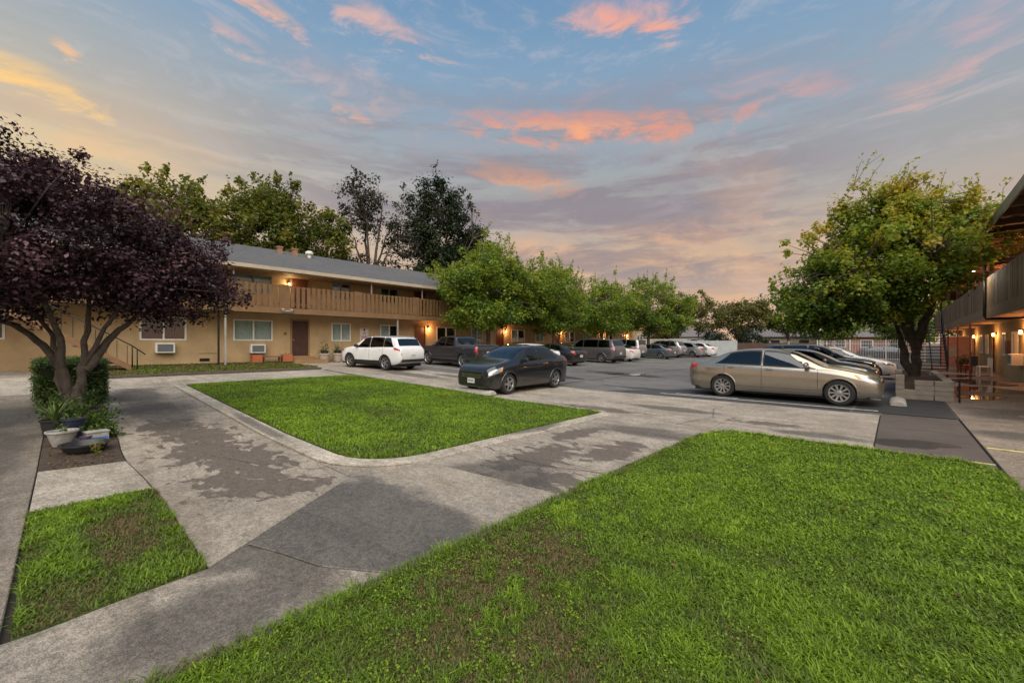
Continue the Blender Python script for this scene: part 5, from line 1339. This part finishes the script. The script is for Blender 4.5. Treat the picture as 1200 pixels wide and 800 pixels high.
SPEC['compact'] = dict(L=4.35, W=1.74, roofw=.70, ax=(.83,3.36), r=.325,
    top=[(0,.60),(.03,.74),(.12,.83),(.45,.95),(.85,1.03),(1.05,1.08),(1.5,1.33),(1.85,1.475),(2.25,1.525),(2.7,1.52),(3.1,1.46),(3.5,1.29),(3.82,1.16),(4.1,1.13),(4.28,1.07),(4.35,.82)],
    belt=[(0,.54),(.08,.70),(.5,.84),(1.1,.93),(2.4,1.00),(3.4,1.06),(3.9,1.08),(4.25,1.02),(4.35,.76)],
    plan=[(0,.64),(.04,.76),(.12,.86),(.35,.95),(.8,.99),(1.2,1),(3.2,1),(3.7,.98),(4.1,.91),(4.25,.82),(4.35,.66)],
    bot=[(0,.32),(.05,.23),(.3,.19),(3.9,.20),(4.25,.28),(4.35,.40)],
    ws=(1.10,1.84), rw=(3.30,3.76), sw=[((1.36,1.90),(2.35,2.35)), ((2.45,2.45),(3.45,3.22))], seams=(1.22,2.40,3.25), hl=(.05,.58,5.9,8.1), tl=(4.05,4.33,5.8,7.8))
SPEC['suv'] = dict(L=4.6, W=1.85, roofw=.76, ax=(.92,3.58), r=.36,
    top=[(0,.66),(.03,.82),(.12,.92),(.5,1.03),(.9,1.09),(1.08,1.13),(1.5,1.38),(1.9,1.58),(2.3,1.655),(2.8,1.675),(3.6,1.66),(4.05,1.62),(4.17,1.56),(4.40,1.20),(4.50,1.13),(4.57,1.06),(4.60,.86)],
    belt=[(0,.60),(.08,.80),(.5,.94),(1.1,1.03),(2.4,1.08),(3.6,1.13),(4.2,1.14),(4.46,1.09),(4.57,1.01),(4.6,.80)],
    plan=[(0,.62),(.04,.75),(.12,.85),(.35,.94),(.8,.99),(1.2,1),(3.6,1),(4.1,.985),(4.4,.95),(4.54,.90),(4.6,.82)],
    bot=[(0,.42),(.05,.32),(.3,.26),(4.1,.28),(4.45,.38),(4.6,.50)],
    ws=(1.14,1.88), rw=(4.16,4.38), sw=[((1.36,1.98),(2.38,2.38)), ((2.47,2.47),(3.38,3.38)), ((3.46,3.46),(4.08,3.80))], seams=(1.22,2.43,3.42), hl=(.06,.52,6.6,8.0), tl=(4.14,4.597,6.35,7.6))
SPEC['van'] = dict(L=5.05, W=1.98, roofw=.80, ax=(.98,4.0), r=.345,
    top=[(0,.62),(.03,.78),(.14,.88),(.5,1.0),(.85,1.08),(1.0,1.13),(1.5,1.44),(1.95,1.66),(2.4,1.735),(3.0,1.755),(4.0,1.745),(4.6,1.71),(4.72,1.66),(4.90,1.26),(4.97,1.16),(5.02,1.06),(5.05,.84)],
    belt=[(0,.56),(.08,.76),(.5,.91),(1.1,1.03),(2.4,1.07),(4.0,1.10),(4.7,1.12),(4.95,1.08),(5.02,1.0),(5.05,.78)],
    plan=[(0,.60),(.04,.74),(.14,.85),(.4,.94),(.9,.99),(1.2,1),(4.2,1),(4.7,.98),(4.92,.92),(5.05,.80)],
    bot=[(0,.38),(.05,.28),(.3,.22),(4.5,.24),(4.9,.32),(5.05,.46)],
    ws=(1.06,1.92), rw=(4.73,4.90), sw=[((1.35,2.02),(2.35,2.35)), ((2.44,2.44),(3.62,3.62)), ((3.70,3.70),(4.62,4.50))], seams=(1.25,2.40,3.66), hl=(.06,.55,6.5,8.0), tl=(4.66,5.02,6.5,8.5))
SPEC['pickup'] = dict(L=5.35, W=1.88, roofw=.76, ax=(.95,4.15), r=.385,
    top=[(0,.74),(.03,.98),(.12,1.06),(.5,1.12),(1.0,1.16),(1.30,1.19),(1.65,1.44),(2.0,1.66),(2.35,1.735),(2.8,1.755),(3.25,1.735),(3.42,1.70),(3.56,1.30),(3.62,1.24),(4.4,1.24),(5.2,1.24),(5.30,1.22),(5.35,1.0)],
    belt=[(0,.68),(.08,.96),(.5,1.06),(1.2,1.10),(2.5,1.13),(3.4,1.16),(3.6,1.19),(5.2,1.19),(5.30,1.15),(5.35,.86)],
    plan=[(0,.74),(.04,.84),(.12,.92),(.35,.97),(.8,1),(4.9,1),(5.2,.99),(5.30,.96),(5.35,.92)],
    bot=[(0,.50),(.05,.42),(.3,.36),(4.8,.40),(5.2,.46),(5.35,.58)],
    ws=(1.40,2.02), rw=(3.44,3.54), sw=[((1.60,2.08),(2.55,2.55)), ((2.64,2.64),(3.34,3.28))], seams=(1.48,2.60,3.50), hl=(.04,.34,6.0,7.9), tl=(5.16,5.345,5.3,8.0))
SPEC['boxy'] = dict(SPEC['suv'], top=[(0,.70),(.03,.92),(.12,1.02),(.5,1.10),(.9,1.15),(1.08,1.19),(1.42,1.46),(1.75,1.68),(2.1,1.75),(2.8,1.765),(3.9,1.755),(4.35,1.73),(4.44,1.68),(4.54,1.26),(4.57,1.12),(4.59,.98),(4.60,.84)],
    ws=(1.14,1.72), rw=(4.42,4.53), sw=[((1.30,1.80),(2.35,2.35)), ((2.44,2.44),(3.36,3.36)), ((3.46,3.46),(4.30,4.24))])
def trim(sp, kf, kr):
    """shorten the overhangs, keeping the wheelbase"""
    a0, a1 = sp['ax']; sh = a0*(1-kf)
    def q(v):
        if v < a0: v = a0-(a0-v)*kf
        elif v > a1: v = a1+(v-a1)*kr
        return v-sh
    for k in ('top', 'belt', 'plan', 'bot'): sp[k] = [(q(v), z) for v, z in sp[k]]
    for k in ('ws', 'rw', 'seams'): sp[k] = tuple(q(v) for v in sp[k])
    sp['sw'] = [(tuple(q(v) for v in a), tuple(q(v) for v in b)) for a, b in sp['sw']]
    for k in ('hl', 'tl'): sp[k] = (q(sp[k][0]), q(sp[k][1])) + sp[k][2:]
    sp['L'] = q(sp['L']); sp['ax'] = (a0-sh, a1-sh)
trim(SPEC['sedan'], .88, .93)
BODY = {}
def car_body(kind):
    if kind in BODY: return BODY[kind]
    c = Car(SPEC[kind]); n = len(c.xs); v = []; f = []; m = 2*NV-2
    for i in range(n):
        ring = [tuple(c.grid[i,j]) for j in range(NV)] + [(c.grid[i,j][0], -c.grid[i,j][1], c.grid[i,j][2]) for j in range(NV-2, 0, -1)]
        v += ring
        if i:
            for k in range(m): a, b = (i-1)*m+k, (i-1)*m+(k+1) % m; f.append((a, b, b+m, a+m))
    f.append(tuple(range(m))[::-1]); f.append(tuple((n-1)*m+k for k in range(m)))
    o = mesh('body_tmp', v, f, None, None, True)
    bm = bmesh.new(); bm.from_mesh(o.data); bmesh.ops.recalc_face_normals(bm, faces=bm.faces[:]); bm.to_mesh(o.data); bm.free()
    cut = MB(); sp = SPEC[kind]; W2 = sp['W']/2; R_ = sp['r']*1.13
    for ax in sp['ax']:
        for sg in (-1, 1):
            y0, y1 = (W2-.30, W2+.2) if sg > 0 else (-W2-.2, -W2+.30); k = 40; vv = []
            for yy in (y0, y1): vv += [(ax+R_*math.cos(2*math.pi*q/k), yy, sp['r']+.01+R_*math.sin(2*math.pi*q/k)) for q in range(k)]
            ff = [(q, (q+1) % k, k+(q+1) % k, k+q) for q in range(k)] + [tuple(range(k))[::-1], tuple(k+q for q in range(k))]
            cut.add(vv, ff)
    co = cut.build('cut_tmp', None)
    bm = bmesh.new(); bm.from_mesh(co.data); bmesh.ops.recalc_face_normals(bm, faces=bm.faces[:]); bm.to_mesh(co.data); bm.free()
    md = o.modifiers.new('b', 'BOOLEAN'); md.operation = 'DIFFERENCE'; md.object = co; md.solver = 'EXACT'; md.use_self = False
    dg = bpy.context.evaluated_depsgraph_get(); me = bpy.data.meshes.new_from_object(o.evaluated_get(dg))
    bpy.data.objects.remove(o); bpy.data.objects.remove(co)
    # hollow cabin: drop the body skin behind the side and end glass
    bm = bmesh.new(); bm.from_mesh(me); kill = []
    def vpar(p):
        i = int(np.clip(np.searchsorted(c.xs, p.x), 0, len(c.xs)-1)); z = c.grid[i,:,2]; y = abs(p.y)
        return i, z, y
    for fc in bm.faces:
        p = fc.calc_center_median(); i, z, y = vpar(p)
        if z[16]-z[8] < .10: continue
        for (a, b) in sp['sw']:
            t = (p.z-z[9])/(z[12]-z[9]+1e-6)
            if .12 < t < .86 and abs(fc.normal.z) < .75 and a[0]+(a[1]-a[0])*t+.05 < p.x < b[0]+(b[1]-b[0])*t-.05: kill.append(fc); break
        else:
            if (sp['ws'][0]+.06 < p.x < sp['ws'][1]-.06 or sp['rw'][0]+.03 < p.x < sp['rw'][1]-.03) and y < c.grid[i,13,1]*.96 and p.z > z[12]-.01: kill.append(fc)
    bmesh.ops.delete(bm, geom=list(set(kill)), context='FACES')
    bm.to_mesh(me); bm.free()
    me.polygons.foreach_set('use_smooth', [True]*len(me.polygons)); me.set_sharp_from_angle(angle=R(38))
    BODY[kind] = (c, me); return BODY[kind]
PARTS = {}
def car(name, kind, x, y, head, pm, label, cat='car', style='five', tint=False, group=None, detail=True, plate=True, scale=1.0, rails=False, cladding=False, dark_roof=False, amber=True, tailm=None, chrome=False):
    """head: direction of the nose in degrees, 0 = +X; x, y = middle of the car on the ground"""
    c, me = car_body(kind); sp = c.sp; L = c.L; a = R(head)
    hx = .03*(1 if x < -8 else 0)
    z0 = G(x)
    o = empty(name, (x, y, z0), 0, label, cat, group)
    # car space: nose at -L/2 on local X reversed, so that heading points along the nose
    pitch = math.atan(hx*math.cos(a)) if x < -8 else 0; roll = math.atan(hx*math.sin(a)) if x < -8 else 0
    o.rotation_euler = (Matrix.Rotation(a+math.pi, 4, 'Z') @ Matrix.Rotation(-pitch, 4, 'Y') @ Matrix.Rotation(-roll, 4, 'X')).to_euler()
    o.scale = (scale, scale, scale)
    off = Matrix.Translation((-L/2, 0, 0))
    def add(nm, m_, mat, par=o, sm=True, auto=35):
        q = m_.build(nm, mat, par, sm, auto) if isinstance(m_, MB) else link(nm, m_, par)
        if par is o: q.location = (-L/2, 0, 0)
        return q
    bme = me.copy(); bme.materials.clear(); bme.materials.append(pm)
    bo = add('body', bme, pm)
    gl = M['cartint'] if tint else M['carglass']
    def pk(key, fn):
        k = (kind, key)
        if k not in PARTS: q = fn().build('tmp', None, None, True, 35); PARTS[k] = q.data; bpy.data.objects.remove(q)
        m2 = PARTS[k].copy(); return m2
    def addm(nm, key, fn, mat, par=o):
        m2 = pk(key, fn); m2.materials.clear(); m2.materials.append(mat); q = link(nm, m2, par)
        if par is o: q.location = (-L/2, 0, 0)
        return q
    addm('windshield', 'ws', lambda: c.patch(MB(), sp['ws'][0], sp['ws'][1], sp['ws'][0], sp['ws'][1], 13.05, 18.95, 8, 16, .006), M['carglass'])
    addm('rear_window', 'rw', lambda: c.patch(MB(), sp['rw'][0], sp['rw'][1], sp['rw'][0], sp['rw'][1], 13.1, 18.9, 8, 16, .006), gl)
    for k, (p, q) in enumerate(sp['sw']):
        for mir in (False, True):
            tr = addm('window_trim', ('st', k, mir), lambda: rimstrip(c, p, q, mir, .035), M['blacktrim'])
            if chrome and k == len(sp['sw'])-1: addm('chrome_strip', ('cs', k, mir), lambda: c.patch(MB(), q[0]+.03, q[0]+.06, q[1]+.0, q[1]+.03, 9.0, 11.8, 1, 5, .010, mir), M['chrome'], tr)
            addm('side_window', ('sw', k, mir), lambda: c.patch(MB(), p[0], q[0], p[1], q[1], 9.15, 11.75, 10, 4, .005, mir), gl if k else (gl if tint else M['carglass']))
    addm('cabin', 'cab', lambda: cabin(c), M['underbody'])
    addm('underside', 'und', lambda: MB().box(.25, L-.25, -sp['W']/2+.12, sp['W']/2-.12, sp['r']*.55, sp['r']*.9), M['underbody'])
    for mir in (False, True):
        h = sp['hl']; t = sp['tl']
        hl = addm('headlight', ('hl', mir), lambda: c.patch(MB(), h[0], h[1]*.72, h[0]+.03, h[1], h[2], h[3], 8, 4, .010, mir), M['lens'])
        if amber: addm('turn_signal', ('ts', mir), lambda: c.patch(MB(), h[1]*.74, h[1]*.86, h[1]*.86, h[1]*1.0, h[2]+.2, h[3]-.1, 3, 3, .014, mir), M['amber'], hl)
        addm('taillight', ('tl', mir), lambda: c.patch(MB(), t[0]+.06, t[1], t[0], t[1], t[2], t[3], 6, 5, .010, mir), tailm or M['redlens'])
        for k, sx in enumerate(sp['seams']):
            top = 8.9
            addm('door_seam', ('sm', k, mir), lambda: c.patch(MB(), sx-.004, sx+.006, sx-.004, sx+.006, 3.2, top, 1, 10, .0025, mir), M['blacktrim'])
        sgn = -1 if mir else 1
        for k, sx in enumerate(sp['seams'][1:]):
            p = c.pos(sx-.20, 6.6 if not mir else 25.4)
            hh = addm('door_handle', ('dh', k, mir), lambda: MB().tube([p+Vector((-.09,sgn*.0,0)), p+Vector((-.06,sgn*.03,0)), p+Vector((.06,sgn*.03,0)), p+Vector((.09,sgn*.0,0))], .014, 6), pm)
        p = c.pos(sp['sw'][0][0][0]+.14, 9.2 if not mir else 22.8)
        addm('mirror', ('mr', mir), lambda: mirror(p, sgn), pm if not cladding else M['blacktrim'])
        addm('side_moulding', ('mo', mir), lambda: c.patch(MB(), sp['ax'][0]+sp['r']*1.25, sp['ax'][1]-sp['r']*1.25, sp['ax'][0]+sp['r']*1.25, sp['ax'][1]-sp['r']*1.25, 3.45, 3.62, 12, 2, .012, mir), pm)
        addm('shoulder_crease', ('sc', mir), lambda: c.patch(MB(), .9, L-.75, .9, L-.75, 7.0, 7.12, 20, 1, .005, mir), pm)
        if cladding: addm('sill_cladding', ('cl', mir), lambda: c.patch(MB(), sp['ax'][0]+sp['r']*1.2, sp['ax'][1]-sp['r']*1.2, sp['ax'][0]+sp['r']*1.2, sp['ax'][1]-sp['r']*1.2, 2.0, 3.5, 10, 3, .008, mir), M['blacktrim'])
        for ax in sp['ax']:
            addm('wheel_arch', ('wa', ax, mir), lambda: arch(c, ax, sgn), M['blacktrim'] if cladding else pm)
        if rails: addm('roof_rail', ('rr', mir), lambda: MB().tube([c.pos(2.2, 13.2 if not mir else 18.8), c.pos(2.3, 13.2 if not mir else 18.8)+Vector((0,0,.05)), c.pos(3.9, 13.2 if not mir else 18.8)+Vector((0,0,.05)), c.pos(4.0, 13.2 if not mir else 18.8)], .018, 6), M['rim'])
    # nose and tail fittings
    zt0, zb0 = c.zt[0], c.zb[0]; wn = c.w[0]
    zmid = (zt0+zb0)/2
    gr = addm('grille', 'gr', lambda: MB().box(-.012, .05, -wn*.84, wn*.84, zt0-.085, zt0+.01).box(-.004, .05, -wn*.55, wn*.55, zb0+.0, zt0-.105), M['blacktrim'])
    addm('grille_bars', 'gb', lambda: bars(wn*.78, zt0), M['chrome'], gr)
    addm('upper_grille', 'ug', lambda: MB().box(-.010, .06, -wn*.72, wn*.72, zt0+.025, zt0+.105), M['blacktrim'])
    addm('chrome_bar', 'cb', lambda: MB().box(-.020, .03, -wn*.74, wn*.74, zt0+.008, zt0+.022), M['chrome'])
    addm('lower_grille', 'lg', lambda: MB().box(-.010, .05, -wn*.85, wn*.85, zb0+.01, zb0+.10), M['blacktrim'])
    addm('emblem', 'em', lambda: MB().lathe([(0,-.02),(.05,-.02),(.05,-.014),(0,-.012)], 14, (0,0,0), 'Y'), M['chrome'], gr).matrix_local = Matrix.Translation((-.018,0,zt0-.045)) @ Matrix.Rotation(R(90), 4, 'Z')
    if plate:
        fp_ = addm('license_plate', 'lp', lambda: MB().box(-.026, -.014, -.155, .155, zb0+.03, zb0+.18), M['plate'])
        addm('plate_characters', 'lpt', lambda: chars(-.0275, zb0+.105, -1), M['platetxt'], fp_)
    ztl, zbl = c.zt[-1], c.zb[-1]
    rp = addm('rear_plate', 'rp', lambda: MB().box(L+.004, L+.018, -.155, .155, (ztl+zbl)/2, (ztl+zbl)/2+.15), M['plate'])
    addm('plate_characters', 'rpt', lambda: chars(L+.0195, (ztl+zbl)/2+.075, 1), M['platetxt'], rp)
    if cladding or kind in ('van', 'boxy', 'pickup'):
        addm('rear_bumper', 'rb', lambda: MB().box(L-.10, L+.03, -c.w[-1]*.98, c.w[-1]*.98, zbl-.06, zbl+.07), M['blacktrim'])
    tm, rm, dm = wheel_meshes(sp['r'], .215, style)
    for ax in sp['ax']:
        for sg in (1, -1):
            w = link('wheel', tm, o, (ax-L/2, sg*(sp['W']/2-.125), sp['r']), (0, 0, 0 if sg > 0 else math.pi))
            link('rim', rm, w); link('brake_disc', dm, w)
    if kind == 'pickup':
        addm('bed_liner', 'bd', lambda: MB().box(3.68, L-.12, -.70, .70, 1.242, 1.262), M['underbody'])
        addm('bed_rail', 'br', lambda: MB().tube([(3.66,.80,1.255),(L-.08,.80,1.255)], .022, 6).tube([(3.66,-.80,1.255),(L-.08,-.80,1.255)], .022, 6), M['rim'])
    return o
def rimstrip(c, p, q, mir, e=.035):
    mb = MB()
    c.patch(mb, p[0]-e, q[0]+e, p[0], q[0]+e*.6, 8.75, 9.15, 10, 1, .004, mir); c.patch(mb, p[1]-e*.4, q[1]+e*.4, p[1], q[1], 11.75, 12.05, 10, 1, .004, mir)
    c.patch(mb, p[0]-e, p[0], p[1]-e, p[1], 9.15, 11.75, 1, 4, .004, mir); c.patch(mb, q[0], q[0]+e, q[1], q[1]+e, 9.15, 11.75, 1, 4, .004, mir)
    return mb
def cabin(c):
    """seats, dash and floor seen through the glass"""
    sp = c.sp; mb = MB(); W2 = sp['W']/2; x0 = sp['ws'][0]; zs = float(np.interp(2.4, c.xs, c.zs))
    mb.box(x0-.1, sp['rw'][1]-.25, -W2*.80, W2*.80, .35, zs-.16)
    mb.box(x0+.15, x0+.55, -W2*.78, W2*.78, zs-.18, zs-.04)
    for sx, wd in ((x0+1.25, .22), (x0+2.1, .22)):
        for sy in (-.38, .38):
            mb.box(sx, sx+.14, sy-.24, sy+.24, zs-.3, zs+.16); mb.box(sx+.03, sx+.12, sy-.12, sy+.12, zs+.20, zs+.36)
    mb.tube([(x0+.62, .38+.17*math.cos(t), zs-.02+.16*math.sin(t)) for t in np.linspace(0, 6.28, 14)], .014, 5)
    return mb
def mirror(p, sg):
    mb = MB(); n = 8; m = 6; v = []; f = []
    for i in range(m+1):
        t = math.pi*i/m
        for k in range(n):
            a = 2*math.pi*k/n
            v.append((p.x+.07*math.sin(t)**.7*math.cos(a)+.02, p.y+sg*(.14-.13*math.cos(t)), p.z+.08+.08*math.sin(t)**.6*math.sin(a)))
    for i in range(m):
        for k in range(n): f.append((i*n+k, i*n+(k+1) % n, (i+1)*n+(k+1) % n, (i+1)*n+k))
    mb.add(v, f); mb.box(p.x-.03, p.x+.05, min(p.y, p.y+sg*.06), max(p.y, p.y+sg*.06), p.z+.01, p.z+.05); return mb
def arch(c, ax, sg):
    """raised lip round the wheel opening"""
    r = c.sp['r']*1.13; mb = MB(); pts = []
    for k in range(15):
        t = math.pi*(k/14)*1.12-.19; x = ax+r*math.cos(t); z = c.sp['r']+.01+r*math.sin(t)
        xi = min(max(x, 0), c.L); i = int(np.clip(np.searchsorted(c.xs, xi), 0, len(c.xs)-1)); g = c.grid[i]
        zz = max(z, g[2,2]+.01); yy = float(np.interp(zz, g[2:9,2], g[2:9,1])); pts.append((x, sg*(yy+.001), zz))
    mb.tube(pts, .020, 6); return mb
def bars(w, zt):
    mb = MB()
    for k in range(3): mb.box(-.018, .0, -w, w, zt-.085+k*.032, zt-.075+k*.032)
    return mb
def chars(x, z, d):
    """seven raised characters of a plate, as small stroked blocks"""
    mb = MB(); rnd = random.Random(4)
    for k in range(7):
        y = -.115+k*.038
        segs = rnd.sample(['l','r','t','m','b'], 4)
        for sgm in segs:
            b = {'l':(y,y+.006,-.028,.028),'r':(y+.018,y+.024,-.028,.028),'t':(y,y+.024,.022,.028),'m':(y,y+.024,-.003,.003),'b':(y,y+.024,-.028,-.022)}[sgm]
            mb.box(min(x, x+d*.001), max(x, x+d*.001), b[0], b[1], z+b[2], z+b[3])
    return mb
PT = dict(beige=paint('paint_champagne', (.36,.322,.262), .75, .22), black=paint('paint_black', (.020,.021,.025), .5, .28), white=paint('paint_white', (.72,.73,.73), 0, .35),
          charcoal=paint('paint_charcoal', (.045,.047,.053), .5, .32), silver=paint('paint_silver', (.42,.43,.45), .7, .3), grey=paint('paint_grey', (.13,.132,.14), .6, .32),
          bluegrey=paint('paint_bluegrey', (.10,.125,.15), .55, .32), navy=paint('paint_navy', (.03,.045,.08), .5, .3), cream=paint('paint_offwhite', (.62,.60,.56), .05, .35))
car('parked_car', 'sedan', -2.58, 14.5, 0, PT['beige'], 'champagne-beige sedan with tinted rear glass parked before the block planter', style='ten', tint=True, plate=False, chrome=True)
car('parked_car', 'compact', -9.75, 10.75, -88, PT['black'], 'black compact sedan parked with its nose at the edge of the lawn', tint=True)
car('parked_car', 'suv', -19.75, 11.25, 191, PT['white'], 'white sport utility vehicle with black lower trim parked by the tan building', cladding=True, rails=True, tint=True)
car('pickup_truck', 'pickup', -19.0, 15.75, 180, PT['charcoal'], 'dark grey pickup truck with extended cab next to the white sport utility vehicle', 'truck', tint=True)
gl_ = 'cars parked along the row of trees'
car('parked_car', 'sedan', -16.95, 19.55, 181, PT['white'], 'white sedan parked between the dark pickup and the black-tailed sedan', group=gl_, scale=.94)
car('parked_car', 'sedan', -16.9, 22.3, 180, PT['black'], 'black sedan in the tree row beside the white sedan', group=gl_, scale=.95, style='seven')
car('minivan', 'van', -17.2, 27.5, 180, PT['grey'], 'dark grey minivan parked under the row of trees', 'van', tint=True, group=gl_)
car('parked_car', 'sedan', -17.0, 30.4, 180, PT['cream'], 'off-white sedan showing its tail beside the grey minivan', group=gl_, scale=.93)
car('parked_car', 'boxy', -18.0, 33.3, 180, PT['silver'], 'tall boxy silver-grey sport utility vehicle beyond the off-white sedan', group=gl_, tint=True)
car('parked_car', 'sedan', -17.0, 37.9, 180, PT['bluegrey'], 'blue-grey sedan standing beyond the boxy silver vehicle', group=gl_, scale=.93)
car('parked_car', 'suv', -17.6, 41.6, 180, PT['silver'], 'silver sport utility vehicle near the pale block wall', group=gl_)
car('parked_car', 'compact', -16.6, 45.0, 180, PT['silver'], 'small silver sedan with red tail lights near the pale block wall', group=gl_)
car('parked_car', 'compact', -16.4, 47.9, 180, PT['white'], 'small white sedan last in the row before the pale block wall', group=gl_)
gr_ = 'cars parked nose to the planter side'
car('parked_car', 'sedan', -2.95, 17.35, 0, PT['black'], 'black sedan parked directly behind the champagne-beige sedan', group=gr_, scale=.93, style='ten', plate=False)
car('parked_car', 'sedan', -2.7, 20.1, 0, PT['silver'], 'silver sedan parked between the black sedan and the navy wagon', group=gr_, scale=.96, plate=False)
car('parked_car', 'suv', -2.7, 22.9, 0, PT['navy'], 'dark navy wagon parked between the silver sedan and the white sedan', group=gr_, scale=.95, plate=False, tint=True)
car('parked_car', 'sedan', -2.3, 25.8, 0, PT['white'], 'white sedan parked beyond the navy wagon', group=gr_, plate=False)
car('parked_car', 'sedan', -.6, 56.5, 0, PT['navy'], 'dark blue car standing behind the white iron fence', plate=False)
